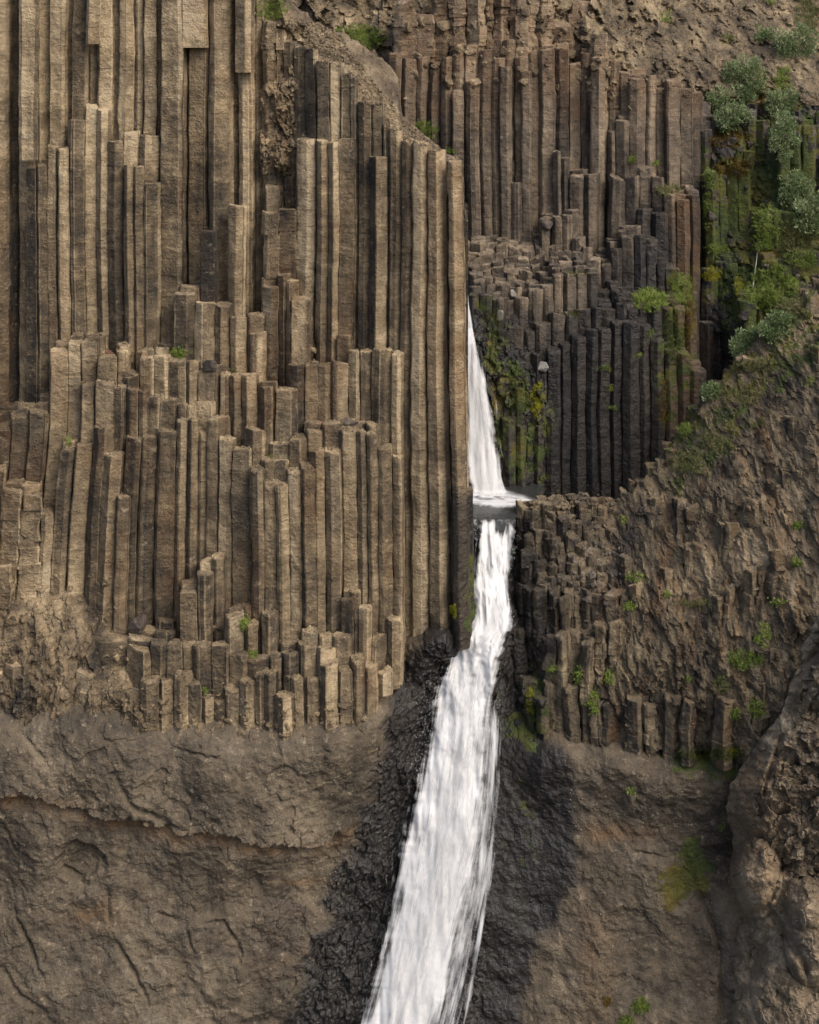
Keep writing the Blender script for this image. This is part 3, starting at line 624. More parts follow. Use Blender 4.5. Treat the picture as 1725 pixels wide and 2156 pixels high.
# ------------------------------------------------------------------ lower cliff of massive breccia and the wet channel of the fall
LOW = [(-60, 1400, 59.5), (300, 1400, 59.0), (600, 1400, 59.0), (780, 1400, 59), (-60, 1470, 56.3), (120, 1475, 56.0), (230, 1482, 55.6), (400, 1530, 54.95), (560, 1552, 54.75), (700, 1535, 54.95), (790, 1490, 56.0), (840, 1420, 58.0),
       (-60, 1620, 55.2), (300, 1630, 54.75), (600, 1640, 54.65), (740, 1640, 55.4), (-60, 1800, 55.4), (300, 1800, 55.1), (600, 1800, 55.1), (720, 1800, 55.9), (-60, 2220, 54.4), (300, 2220, 54.4), (560, 2220, 54.6), (640, 1950, 55.6),
       (870, 1378, 57.5), (930, 1338, 57.3), (860, 1320, 59.2), (915, 1285, 59.4), (955, 1255, 59.8), (1000, 1280, 59.6), (1050, 1180, 61.4), (1050, 1092, 62.0), (895, 1420, 57.6), (985, 1400, 58.7), (1060, 1400, 58.9), (1100, 1300, 60.3), (880, 1550, 57.7), (960, 1550, 58.0), (1060, 1550, 58.0),
       (850, 1700, 57.0), (950, 1700, 57.2), (1080, 1700, 57.2), (1180, 1650, 56.7), (1180, 1800, 56.4), (800, 1900, 56.3), (900, 1900, 56.5), (1030, 1900, 56.3), (1120, 1900, 56.2), (760, 2220, 55.2), (900, 2220, 55.4), (1050, 2220, 55.2),
       (1180, 1566, 57.0), (1300, 1574, 56.3), (1430, 1598, 55.6), (1550, 1604, 55.3), (1300, 1700, 56.0), (1450, 1700, 55.5), (1400, 1850, 55.3), (1250, 1950, 55.5), (1400, 2220, 54.7), (1600, 2220, 54.5), (1790, 2220, 54), (1790, 1600, 56), (1600, 1800, 55.8),
       (100, 1100, 66), (600, 1100, 66), (850, 1150, 65), (1300, 1100, 68), (1600, 1200, 66), (1790, 1100, 66), (1300, 1450, 63), (1600, 1450, 62), (1150, 1450, 61.0), (1790, 1400, 62), (1130, 1070, 65.), (940, 1070, 64.5)]
LOW += [(-460, 1470, 56.3), (-460, 1620, 55.2), (-460, 1800, 55.4), (-460, 2220, 54.4), (-460, 1400, 59.3), (-460, 1100, 66), (2000, 1600, 56), (2000, 2220, 54), (2000, 1400, 62)]
lowD = rbf(LOW, 30)
CRK = [([(240, 1630), (280, 1690), (330, 1715), (370, 1745)], 7, .20), ([(40, 1545), (95, 1605)], 5, .14), ([(0, 1730), (30, 1790), (55, 1800)], 5, .16), ([(25, 1905), (50, 1960), (80, 2040), (92, 2060)], 5, .22), ([(240, 1975), (285, 2050), (312, 2110)], 5, .22),
       ([(430, 1948), (470, 1948), (512, 2008)], 5, .20), ([(330, 1925), (370, 1938)], 4, .16), ([(145, 1770), (190, 1790), (215, 1812), (218, 1840)], 7, .30), ([(125, 1832), (155, 1850), (175, 1868)], 6, .24), ([(225, 1880), (230, 1950)], 5, .14), ([(0, 2040), (40, 2100), (90, 2135)], 6, .20),
       ([(1010, 1950), (990, 1990)], 4, .1), ([(280, 1722), (330, 1738), (400, 1740)], 5, .15), ([(1330, 1790), (1400, 1805)], 5, .16), ([(1370, 1575), (1400, 1587), (1440, 1586)], 7, .35), ([(1480, 1890), (1520, 1990), (1530, 2156)], 10, .35), ([(560, 1640), (600, 1610), (640, 1640)], 4, .1), ([(360, 1585), (420, 1590), (470, 1600)], 4, .12), ([(390, 1940), (400, 1990), (410, 2010)], 4, .14)]
def low_disp(px, py, X, Z, D):
    n = fbm(X * .55, Z * .55, 1.3, 3, 5); nf = fbm(X * 2.3, Z * 2.3, 4.4, 8, 4); wob = fbm(px / 40., py / 40., 6.6, 12, 4) * 9
    r = n * .22 + nf * .045
    wet, _, _ = zones(px, py, 'lower'); f1, c1 = facet(X + n * .2, Z + nf * .1, .42, 4, .7, 1.4); f2, c2 = facet(X, Z, .17, 9, .7)
    pad = softpoly(px, py, [(1040, 1560), (1190, 1570), (1240, 1750), (1130, 2220), (1000, 2220)], 30)
    r = r + wet * (1 - .94 * pad) * (f1 * .15 + f2 * .08) * (.6 + .6 * sstep(1120, 1000, px))
    # crumbly bulge above the long undercut, smooth face below
    d, s, t = polydist(px, py + wob, LEDGE)
    above = (s < 0)
    r = r + np.where(above, .26 * np.exp(-d / 60.), -.22 * np.exp(-d / 16.) - .04) * sstep(790, 700, px) * sstep(1.0, .94, t)
    crumb = np.where(above, np.exp(-d / 42.), 0) * sstep(780, 650, px); f3, c3 = facet(X, Z, .30, 21, .8)
    r = r + crumb * f3 * .13
    f4, c4 = facet(X + nf * .25, Z + n * .3, 1.5, 33, .35, .8); f5, c5 = facet(X + nf * .2, Z + n * .2, .5, 35, .6, .7); r = r + (f4 * .10 + f5 * .03 * sstep(-.3, .5, n)) * (1 - wet)
    for poly, wd, dp in CRK:
        d, s, t = polydist(px, py + wob * .5, poly); fade = np.sin(np.clip(t, .02, .98) * math.pi) ** .5
        r = r - dp * np.exp(-(d / wd) ** 2) * fade + .35 * dp * np.exp(-d / (wd * 3)) * (s < 0) * fade
    d = np.hypot((px - 165) / 52., (py - 1815) / 45.); r = r - .30 * sstep(1.0, .75, d + .12 * nf)
    return r
M_LOW = M_TUFF
low = sheet('lower_cliff', -440, 1810, 1062, 2230, 57, lowD, .058, low_disp, 'lower', M_TUFF, tone=lambda px, py: .48 + .14 * fbm(px / 150., py / 90., 3., 2, 3), keep=lambda px, py: (py > 1395) | ((px > 830) & (py > 1080)))
tag(low, 'massive smooth brown breccia rock below the columns, black and wet beside the fall', kind='structure')

# ------------------------------------------------------------------ near buttress at the lower right
SIL = [(1250, 1790), (1300, 1722), (1370, 1692), (1440, 1668), (1500, 1645), (1560, 1598), (1600, 1572), (1640, 1545), (1700, 1531), (1760, 1540), (1830, 1534), (1870, 1548), (1910, 1556), (1960, 1552), (2010, 1545), (2060, 1548), (2240, 1535)]
V = []; A = dict(tone=[], rnd=[], wet=[], ochre=[], moss=[])
vs_ = np.arange(1262, 2240, 2.6); us = np.linspace(0, 1, 210) ** 1.3
PY, U = np.meshgrid(vs_, us, indexing='ij'); E = lerp1(SIL, PY) + 6 * fbm(PY / 40., 0, 0, 5, 3)
PX = E + (2040 - E) * U; dist = PX - E
Dm = lerp1([(1262, 49.9), (1400, 50.4), (1560, 51.1), (1750, 51.9), (1900, 51.8), (2000, 52.2), (2240, 51.4)], PY)
DD = Dm + 1.5 * np.exp(-dist / 60.) - .004 * dist + .9
X = (PX - 862.5) * K * 53; Z = ZC - (PY - PYH) * K * 53
def bulge(cx, cy, rx, ry, a): 
    d = np.sqrt(((PX - cx) / rx) ** 2 + ((PY - cy) / ry) ** 2); return a * np.clip(1 - d ** 2.4, 0, 1) ** .6
n = fbm(X * .8, Z * .8, 2., 41, 5); nf = fbm(X * 3., Z * 3., 2., 43, 4); f1, _ = facet(X + n * .2, Z, .46, 51, .8); f2, _ = facet(X, Z, .22, 57, .8)
blk = softpoly(PX + n * 20, PY + n * 20, [(1800, 1280), (1700, 1330), (1680, 1480), (1700, 1560), (1640, 1600), (1590, 1700), (1570, 1780), (1640, 1820), (1800, 1960)], 25)
DD = DD - n * .22 - nf * .07 - blk * (f1 * .40 + f2 * .16) - (1 - blk) * f1 * .10
DD = DD - bulge(1592, 1850, 56, 88, 1.0) - bulge(1690, 1900, 40, 60, .5) - bulge(1712, 1985, 62, 95, 1.1) - bulge(1640, 2080, 60, 110, .5) - bulge(1600, 1690, 50, 80, .4)
for poly, wd, dp in [([(1646, 1790), (1636, 1860), (1620, 1905)], 6, .3), ([(1560, 1930), (1620, 1915), (1700, 2040)], 9, .4), ([(1648, 1560), (1620, 1640), (1618, 1680)], 6, .3), ([(1725, 1350), (1660, 1450), (1600, 1545)], 8, .3)]:
    d, s_, t = polydist(PX + n * 8, PY + n * 8, poly); DD = DD - (-dp * np.exp(-(d / wd) ** 2))
V = np.stack([(PX - 862.5) * K * DD, DD, ZC - (PY - PYH) * K * DD], -1).reshape(-1, 3)
nz, nx = PX.shape; idx = np.arange(nx * nz).reshape(nz, nx); q = np.stack([idx[:-1, :-1], idx[1:, :-1], idx[1:, 1:], idx[:-1, 1:]], -1).reshape(-1, 4)
och = .35 * np.exp(-((PX - 1590) / 60) ** 2 - ((PY - 1840) / 90) ** 2) + .25 * softpoly(PX, PY, [(1540, 1640), (1600, 1580), (1660, 1560), (1600, 1720), (1545, 1780)], 20)
A = dict(tone=(1.0 + .16 * n - .30 * blk + .35 * np.exp(-((PX - 1590) / 60) ** 2 - ((PY - 1840) / 90) ** 2)).ravel(), rnd=np.full(PX.size, .5), wet=np.clip(.0 * blk + .55 * softpoly(PX, PY, [(1480, 1900), (1560, 1930), (1545, 2100), (1500, 2000)], 14), 0, 1).ravel(), ochre=och.ravel(), moss=np.zeros(PX.size))
M_BUTT = rock_material('buttress_breccia', [(.10, (.026, .0205, .0145)), (.32, (.064, .050, .034)), (.52, (.112, .087, .057)), (.72, (.170, .132, .086)), (.92, (.28, .222, .15))], striate=.25, bump=.9, coarse=.35)
butt = mesh_obj('right_buttress', V, q.tolist(), M_BUTT, None, None, A, smooth=False)
tag(butt, 'near rock buttress of knobbly brown breccia at the lower right edge', kind='structure')

# ------------------------------------------------------------------ crumbling upper part of the back cliff and the scree above it
TAL = [(540, -90, 79), (540, 170, 75.5), (540, 300, 77), (800, -90, 78.5), (1000, -90, 77.5), (1200, -90, 78), (1350, -90, 80), (1550, -90, 83), (1850, -90, 84), (800, 60, 75.9), (1000, 60, 75.5), (1200, 60, 75.3), (1350, 60, 76.6), (1550, 60, 79), (1850, 60, 80), (800, 170, 75.3), (1000, 170, 75.2), (1200, 180, 74.9), (1300, 230, 73.6), (1380, 170, 74.2), (1500, 200, 75.2), (1620, 215, 75.6), (1700, 240, 74.2), (1850, 240, 73.6), (1000, 300, 76.5), (1300, 330, 76.), (1500, 320, 78), (1700, 320, 76.5), (800, 300, 77)]
talD = rbf(TAL, 40)
def tal_disp(px, py, X, Z, D):
    n = fbm(X * .5, Z * .5, 1.3, 63, 5); nf = fbm(X * 2.2, Z * 2.2, 1.3, 67, 4); rib = fbm(X * .62, Z * .16, 2., 71, 3)
    f1, _ = facet(X + n * .5 + nf * .25, Z + nf * .45, 1.15, 73, .55, 1.7); f2, _ = facet(X + nf * .1, Z, .45, 77, .7)
    cl = sstep(1420, 1250, px)
    return cl * (rib * 1.0 + f1 * .80 + f2 * .22) + (1 - cl) * (f1 * .22 + f2 * .20 + nf * .16) + n * .25 + nf * .08
tal = sheet('scree_slope', 560, 2000, -95, 262, 76, talD, .085, tal_disp, 'tal', M_RUB, tone=lambda px, py: .62 + .2 * fbm(px / 30., py / 80., 3., 2, 3) - .12 * sstep(1250, 1450, px), keep=lambda px, py: py < lerp1([(540, 262), (780, 240), (860, 215), (1000, 188), (1200, 200), (1290, 262), (1350, 200), (1480, 235), (1600, 262), (2000, 262)], px))
tag(tal, 'crumbling brown rock and scree slope above the back columns', kind='structure')

# ------------------------------------------------------------------ rubbly top of the left promontory
V = []; nu, nv = 90, 40
FR = [(540, -10), (556, 42), (600, 80), (622, 100), (668, 126), (721, 150), (758, 205), (806, 250), (846, 288), (902, 302), (969, 338)]
RE = [(545, -60), (600, -20), (650, 22), (690, 50), (740, 70), (806, 110), (838, 150), (846, 232), (880, 262), (930, 310), (970, 330)]
for j in range(nv):
    for i in range(nu):
        a = i / (nu - 1); b = j / (nv - 1); x0 = 545 + (966 - 545) * a
        yf, yr = lerp1(FR, x0), lerp1(RE, x0); Df = lerp1([(545, 61.3), (668, 60.4), (758, 59.7), (846, 58.8), (969, 57.8)], x0)
        Dd = Df + .35 + 3.6 * b; py = yf + (yr - yf) * b + 10
        p = P(x0, py, Dd); p[2] += .10 * mnoise.noise(Vector((p[0] * 1.5, p[1] * 1.5, 2.))) ; V.append(p)
V = np.array(V); f1, _ = facet(V[:, 0], V[:, 1] * .7, .4, 91, .8); V[:, 2] += f1 * .22
idx = np.arange(nu * nv).reshape(nv, nu); q = np.stack([idx[:-1, :-1], idx[:-1, 1:], idx[1:, 1:], idx[1:, :-1]], -1).reshape(-1, 4); one = np.ones(len(V))
prom = mesh_obj('promontory_top', V, q.tolist(), M_RUB, None, None, dict(tone=one * .6, rnd=one * .5, wet=one * 0, ochre=one * .1, moss=one * 0))
tag(prom, 'gravelly sloping top of the left column cliff', kind='structure')
# ------------------------------------------------------------------ weathered rock between and over the columns
def over_disp(amp, fa, fb, cell, st, sd):
    def f(px, py, X, Z, D):
        n = fbm(X * .6, Z * .35, 1.3, sd, 4); nf = fbm(X * 2.4, Z * 1.6, 1.3, sd + 3, 4); f1, _ = facet(X + nf * .12, Z + n * .2, cell, sd + 5, .55, st); f2, _ = facet(X + nf * .05, Z, cell * .42, sd + 9, .7, st * .8)
        return n * amp + f1 * fa + f2 * fb + nf * .06
    return f
def ridge_surface(px, py):
    df, dc = lerp1(RD_F, px), lerp1(RD_C, px); cr, ba = lerp1(CREST, px), lerp1(RB, px)
    g = np.clip(((ba - py) / (ba - cr) - .16) / .84, 0, 1.02); return df + (dc - df) * g ** (1 / .66) + lerp1([(1100, .9), (1230, .55), (1320, -.02), (1500, -.22), (1800, -.25)], px)
o = sheet('weathered_face', 1100, 1980, 440, 1592, 57.5, ridge_surface, .060, over_disp(.42, .34, .17, .42, 2.4, 101), 'ridge', M_RIDGE, tone=lambda px, py: .46 + .30 * fbm(px / 14., py / 60., 3., 2, 3) + .30 * sstep(1380, 1480, px) * sstep(880, 980, py) * sstep(1300, 1180, py), keep=lambda px, py: (py > lerp1(CREST, px) + 4) & (py < lerp1(RB, px) + 6), parent=ridge)
gulD = rbf([(1468, 215, 75.4), (1468, 340, 75.), (1468, 560, 74.5), (1468, 780, 74.), (1500, 340, 73.6), (1500, 560, 72.6), (1500, 700, 71.4), (1600, 250, 74.9), (1560, 345, 73.4), (1600, 470, 72.5), (1600, 575, 71.2), (1580, 660, 69.9), (1725, 262, 73.2), (1725, 400, 72.3), (1725, 520, 71), (1725, 600, 69.6), (1650, 340, 73.0), (1570, 760, 69.8), (1800, 600, 69), (1500, 850, 71)], 20)
sheet('weathered_face', 1472, 1960, 225, 860, 72, gulD, .085, over_disp(.55, .55, .22, .6, 1.9, 131), 'gully', M_GREY, tone=lambda px, py: .42 + .25 * fbm(px / 14., py / 40., 3., 2, 3), parent=gul)
wetD = rbf([(985, 640, 68.2), (985, 760, 66.9), (985, 1050, 66.3), (1045, 640, 67.9), (1060, 720, 67.0), (1060, 800, 66.4), (1060, 1050, 66.0), (1110, 770, 66.5), (1110, 900, 65.9), (1110, 1050, 66.1), (1160, 880, 66.0), (1160, 1050, 66.4), (1195, 850, 67.9), (1195, 1050, 67.6), (1140, 790, 66.7), (1180, 760, 68.2), (1085, 690, 67.6), (1120, 720, 67.8)], 15)
sheet('weathered_face', 985, 1195, 640, 1062, 66.5, wetD, .06, over_disp(.35, .38, .16, .45, 1.8, 191), 'back', M_GREY, tone=lambda px, py: .35 + .25 * fbm(px / 14., py / 40., 3., 2, 3), parent=backc)
crumD = rbf([(-430, 1180, 59.3), (-430, 1280, 57.4), (-430, 1370, 56.6), (-430, 1440, 56.2), (-430, 1500, 56.0), (-60, 1180, 59.2), (100, 1180, 59.3), (200, 1200, 59.3), (-60, 1270, 57.6), (60, 1290, 57.3), (150, 1310, 57.1), (230, 1340, 56.9), (-60, 1360, 56.7), (100, 1370, 56.6), (200, 1390, 56.4), (-60, 1440, 56.3), (100, 1440, 56.1), (220, 1450, 55.8), (300, 1490, 55.4), (330, 1400, 57.2), (310, 1300, 58.6), (-60, 1500, 56.1), (100, 1500, 55.9), (240, 1510, 55.5)], 20)
sheet('weathered_face', -430, 330, 1190, 1505, 57, crumD, .055, over_disp(.30, .34, .16, .42, 1.7, 151), 'left', M_BAS, tone=lambda px, py: .42 + .28 * fbm(px / 14., py / 40., 3., 2, 3), parent=left)
stripD = rbf([(550, 40, 62.4), (550, 430, 62.4), (588, 40, 61.0), (588, 200, 60.8), (588, 330, 60.7), (588, 445, 61.4), (630, 60, 62.), (630, 300, 61.), (640, 440, 61.8), (560, 240, 61.6)], 15)
sheet('weathered_face', 548, 645, 50, 450, 61, stripD, .055, over_disp(.35, .40, .20, .40, 1.8, 171), 'left', M_BAS, tone=lambda px, py: .75 + .25 * fbm(px / 14., py / 40., 3., 2, 3), parent=left)
#==WATER==
# ------------------------------------------------------------------ water: upper fall, pool, lower fall
UPR = [(606, 970, 986), (640, 972, 989), (690, 972, 998), (720, 972, 1006), (760, 972, 1016), (850, 972, 1036), (930, 974, 1050), (1000, 978, 1060), (1030, 986, 1070), (1056, 1004, 1095)]
UPD = [(600, 67.1), (690, 66.9), (720, 66.2), (900, 65.5), (1030, 64.9), (1060, 64.4)]
LWR = [(1078, 1006, 1096), (1092, 1004, 1096), (1110, 998, 1094), (1130, 990, 1091), (1165, 988, 1084), (1200, 990, 1076), (1240, 992, 1072), (1280, 994, 1080), (1310, 984, 1084), (1340, 968, 1068), (1370, 945, 1058), (1410, 925, 1053), (1450, 912, 1046), (1500, 900, 1042), (1550, 888, 1040), (1650, 864, 1040), (1750, 842, 1032), (1850, 820, 1012), (1950, 798, 985), (2050, 772, 960), (2156, 744, 936), (2240, 724, 916)]
LWD = [(1078, 61.6), (1092, 61.35), (1130, 60.8), (1200, 60.0), (1280, 59.0), (1330, 58.3), (1450, 57.6), (1550, 57.1), (1700, 56.35), (1850, 55.85), (2000, 55.4), (2240, 54.6)]
def fall(name, rows, dl, mat, parent, y0, y1, wide=1.0, fwd=0.0, bul=.35, ns=44, dy=3.0, turb=0.0, uo=0.0, split=False, seed=0, xo=0.0):
    ys = np.arange(y0, y1, dy); r = np.array(rows, float); V = []; uv = []; ed = []; L = 0; prev = None
    sv = np.linspace(-1, 1, ns)
    for py in ys:
        xl, xr = np.interp(py, r[:, 0], r[:, 1]), np.interp(py, r[:, 0], r[:, 2]); c, h = (xl + xr) / 2 + xo, (xr - xl) / 2 * wide
        k_ = .07 + .13 * float(np.exp(-((py - 1420) / 110.) ** 2)) + .06 * float(np.exp(-((py - 1130) / 40.) ** 2)); hl = h * (1 + k_ * fbm(py / 15., 1.5, seed, 3, 4)); hr = h * (1 + k_ * .7 * fbm(py / 15., 9.5, seed, 3, 4))
        D = lerp1(dl, py); px = c + np.where(sv < 0, sv * hl, sv * hr)
        X = (px - 862.5) * K * D; Z = ZZ(py, D); tb = turb * lerp1([(1080, .6), (1120, 1), (1350, 1.1), (1560, .45), (1800, .2), (2240, .15)], py)
        nn = fbm(X * 1.5, Z * .75, seed + 2., 13, 4) * tb + .05 * fbm(X * 6, Z * .5, seed + 5., 17, 3)
        Dv = D - fwd - bul * np.sqrt(np.clip(1 - sv ** 2, 0, 1)) - nn
        V.append(np.column_stack([X, Dv, np.full(ns, Z)]))
        q0 = np.array([0, D, Z]); L += 0 if prev is None else float(np.linalg.norm(q0 - prev)); prev = q0
        uv.append(np.column_stack([X - (c - 862.5) * K * D + uo, np.full(ns, L + uo * 3)]))
        e = (1 - np.abs(sv) ** 1.7) * (1 + .22 * fbm(X * 2.2, Z * .9, seed + 8., 23, 4))
        if split: e = e * (1 - .98 * np.exp(-((px - 1052) / 15) ** 2) * sstep(1150, 1100, py))
        e = e * sstep(y0 - 1, y0 + (25 if y0 < 1110 else 90), py - (16 if y0 < 1110 else 40) * np.clip(vnoise(X * 2.6, 3., seed), -.2, 1)) if y0 > 700 else e
        if y1 < 2230: e = e * sstep(y1, y1 - (12 if y1 < 1100 else 160), py)
        ed.append(np.clip(e, 0, 1))
    V = np.concatenate(V); uv = np.concatenate(uv); ed = np.concatenate(ed); nr = len(ys)
    idx = np.arange(nr * ns).reshape(nr, ns); q = np.stack([idx[:-1, :-1], idx[1:, :-1], idx[1:, 1:], idx[:-1, 1:]], -1).reshape(-1, 4)
    o = mesh_obj(name, V, q.tolist(), mat, parent, None, dict(edge=ed), smooth=True, coll=False)
    lay = o.data.uv_layers.new(name='flow'); li = np.empty(len(o.data.loops), np.int32); o.data.loops.foreach_get('vertex_index', li)
    lay.data.foreach_set('uv', uv[li].astype(np.float32).ravel()); return o
def strands(name, rows, dl, mat, parent, n, y0, y1, where, lmin, lmax, wmin, wmax, fwd, seed):
    g = np.random.default_rng(seed); r = np.array(rows, float); V = []; F = []; uv = []; ed = []
    for k in range(n):
        py = g.uniform(y0, y1); s = where(g, py); Lp = g.uniform(lmin, lmax); w_ = g.uniform(wmin, wmax); m = 7; ph = g.uniform(0, 50); f_ = g.uniform(.3, 1) * fwd; b = len(V)
        for j in range(m):
            y = py + Lp * j / (m - 1); xl, xr = np.interp(y, r[:, 0], r[:, 1]), np.interp(y, r[:, 0], r[:, 2]); D = lerp1(dl, y) - f_
            px = (xl + xr) / 2 + s * (xr - xl) / 2 + 2.5 * math.sin(ph + j * .7); p = P(px, y, D); hw = w_ * math.sin(math.pi * (j + .35) / (m - .3))
            V += [p + [-hw, .01, 0], p + [0, -hw * .8, 0], p + [hw, .01, 0]]; uv += [(ph - hw, y * .02), (ph, y * .02), (ph + hw, y * .02)]; e = .45 + .5 * math.sin(math.pi * j / (m - 1)); ed += [e * .5, e, e * .5]
            if j: 
                for i in (0, 1): F.append((b + j * 3 + i - 3, b + j * 3 + i, b + j * 3 + i + 1, b + j * 3 + i - 2))
    o = mesh_obj(name, V, F, mat, parent, None, dict(edge=ed), smooth=True, coll=False); o['kind'] = 'stuff'
    lay = o.data.uv_layers.new(name='flow'); li = np.empty(len(o.data.loops), np.int32); o.data.loops.foreach_get('vertex_index', li)
    lay.data.foreach_set('uv', np.array(uv, np.float32)[li].ravel()); return o
def drops(name, rows, dl, mat, parent, n, spots, seed):
    g = np.random.default_rng(seed); V = []; F = []
    for k in range(n):
        x0, y0, sx, sy = spots[g.integers(len(spots))]; px, py = g.normal(x0, sx), g.normal(y0, sy); D = lerp1(dl, py) - g.uniform(.1, .7); p = P(px, py, D); r_ = g.uniform(.005, .014); b = len(V)
        a = g.normal(0, 1, (3,)); V += [p + [0, 0, r_ * 1.6], p + [r_, 0, 0], p + [-r_ * .5, r_ * .8, 0], p + [-r_ * .5, -r_ * .8, 0], p - [0, 0, r_ * 1.6]]
        F += [(b, b + 1, b + 2), (b, b + 2, b + 3), (b, b + 3, b + 1), (b + 4, b + 2, b + 1), (b + 4, b + 3, b + 2), (b + 4, b + 1, b + 3)]
    o = mesh_obj(name, V, F, mat, parent, None, dict(edge=np.full(len(V), .9)), coll=False); o.data.uv_layers.new(name='flow'); o['kind'] = 'stuff'; return o

def holder(name, loc, label, **kw):
    o = bpy.data.objects.new(name, None); COL.objects.link(o); o.location = loc; o['_loc'] = [float(q) for q in loc]; return tag(o, label, **kw)
up = holder('waterfall', P(1030, 1056, 64.5), 'narrow upper waterfall dropping behind the left cliff corner into the pool', kind='structure')
fall('water_sheet', UPR, UPD, M_FALL, up, 604, 1058, 1.05, 0, .22, 30, 3, .03, 3.1, seed=1)
fall('water_veil', UPR, UPD, M_VEIL, up, 604, 1056, 1.35, .22, .15, 30, 3, .03, 8.4, seed=2, xo=2)
strands('spray', UPR, UPD, M_VEIL, up, 70, 690, 1000, lambda g, y: g.uniform(.55, 1.25), 30, 70, .012, .03, .35, 5)
lo = holder('waterfall', P(900, 2230, 55.5), 'tall white lower waterfall plunging down the wet black channel', kind='structure')
fall('water_sheet', LWR, LWD, M_FALL, lo, 1078, 2240, 1.08, .05, .42, 60, 3, .30, 1.7, True, 3)
fall('water_veil', LWR, LWD, M_VEIL, lo, 1100, 2240, 1.18, .20, .45, 60, 3, .30, 6.3, True, 4)
fall('water_veil', LWR, LWD, M_VEIL, lo, 1320, 2240, 1.10, .36, .42, 60, 3, .26, 12.9, False, 5)
SIDE = [(1640, 1034, 1040), (1750, 1036, 1045), (1850, 1022, 1034), (1950, 1006, 1018), (2050, 990, 1002), (2156, 966, 982), (2240, 948, 962)]
fall('side_stream', SIDE, LWD, M_MIST, lo, 1640, 2240, 1.3, .0, .10, 10, 3, .04, 4.4, False, 6)
WIDE = [(1440, 1020, 1056), (1550, 1012, 1058), (1650, 1000, 1056), (1750, 985, 1050), (1850, 970, 1042), (1950, 955, 1018), (2050, 935, 1000), (2156, 905, 975), (2240, 885, 955)]
fall('water_veil', WIDE, LWD, M_MIST, lo, 1440, 2240, 1.15, .05, .15, 26, 3, .08, 9.1, False, 8)
strands('spray', LWR, LWD, M_VEIL, lo, 380, 1110, 2150, lambda g, y: (-1 if g.random() < .55 else 1) * g.uniform(.78, 1.10), 14, 50, .006, .018, .45, 7)
drops('spray_drops', LWR, LWD, M_FALL, lo, 500, [(935, 1385, 14, 22), (905, 1450, 10, 25), (890, 1520, 9, 30), (1066, 1300, 8, 20), (1000, 1130, 6, 12), (1075, 1180, 6, 20), (1045, 1480, 6, 30), (880, 1600, 8, 30), (1020, 1110, 12, 8)], 8)
ZP = ZZ(1089, 61.45)
ys_ = np.concatenate([np.full(8, 61.45), np.linspace(61.45, 68.5, 42)]); V = []; fo = []
for jj, D in enumerate(ys_):
    for a in np.linspace(0, 1, 60):
        drop = max(0, 8 - jj) / 8.0; D2 = D - .30 * drop ** .7; px = 975 + (float(lerp1([(61.45, 1086), (62.3, 1100), (63.2, 1126), (68, 1165)], D)) - 975) * a; X = (px - 862.5) * K * D; py = PYH + (ZC - ZP) / (K * D)
        V.append((X, D2 + .05 * mnoise.noise(Vector((X * 4, jj * .5, 3.))), ZP + .02 * mnoise.noise(Vector((X * 3, D * 2, 1.))) - .05 * float(sstep(62.0, 61.45, D)) - .85 * drop ** 1.6 * float(1 - .75 * a ** 6)))
        edge_y = lerp1([(985, 1058), (1010, 1060), (1050, 1066), (1090, 1064), (1122, 1064)], px) + 2.5 * mnoise.fractal(Vector((px / 9., py / 4., 2.)), 1.0, 2.0, 3); top_y = lerp1([(985, 1030), (1050, 1036), (1085, 1046), (1122, 1058)], px)
        fo.append(float(sstep(edge_y + 5, edge_y - 4, py) * sstep(1135, 1108, px) * sstep(top_y - 12, top_y + 4, py)))
idx = np.arange(3000).reshape(50, 60); q = np.stack([idx[:-1, :-1], idx[:-1, 1:], idx[1:, 1:], idx[1:, :-1]], -1).reshape(-1, 4)
pool = mesh_obj('pool', V, q.tolist(), M_POOL, None, None, dict(foam=fo), smooth=True, coll=False); tag(pool, 'small dark pool with white foam between the two falls', kind='structure')
# foam apron where the upper fall strikes the pool
V = []; ed = []; uv = []
for j in range(26):
    for i in range(40):
        a, b = i / 39, j / 25; px = 1000 + 120 * a; D = 63.55 + .9 * b; hgt = (.16 * (1 - a) ** 1.3 + .005) * math.sin(math.pi * min(1, b * 1.05 + .02)) ** .7
        X = (px - 862.5) * K * D; V.append((X, D, ZP + .02 + hgt * (1 + .5 * mnoise.fractal(Vector((X * 3, D * 3, 2.)), 1.0, 2.0, 3)))); ed.append((math.sin(math.pi * b) ** .8) * (1 - a ** 2) * min(1, a * 8 + .3) * (.75 + .4 * mnoise.fractal(Vector((a * 9, b * 4, 2.)), 1.0, 2.0, 3))); uv.append((D * 1.2, X * 1.2))
idx = np.arange(1040).reshape(26, 40); q = np.stack([idx[:-1, :-1], idx[:-1, 1:], idx[1:, 1:], idx[1:, :-1]], -1).reshape(-1, 4)
o = mesh_obj('foam', V, q.tolist(), M_FALL, up, None, dict(edge=np.clip(ed, 0, 1)), smooth=True, coll=False)
lay = o.data.uv_layers.new(name='flow'); li = np.empty(len(o.data.loops), np.int32); o.data.loops.foreach_get('vertex_index', li); lay.data.foreach_set('uv', np.array(uv, np.float32)[li].ravel())
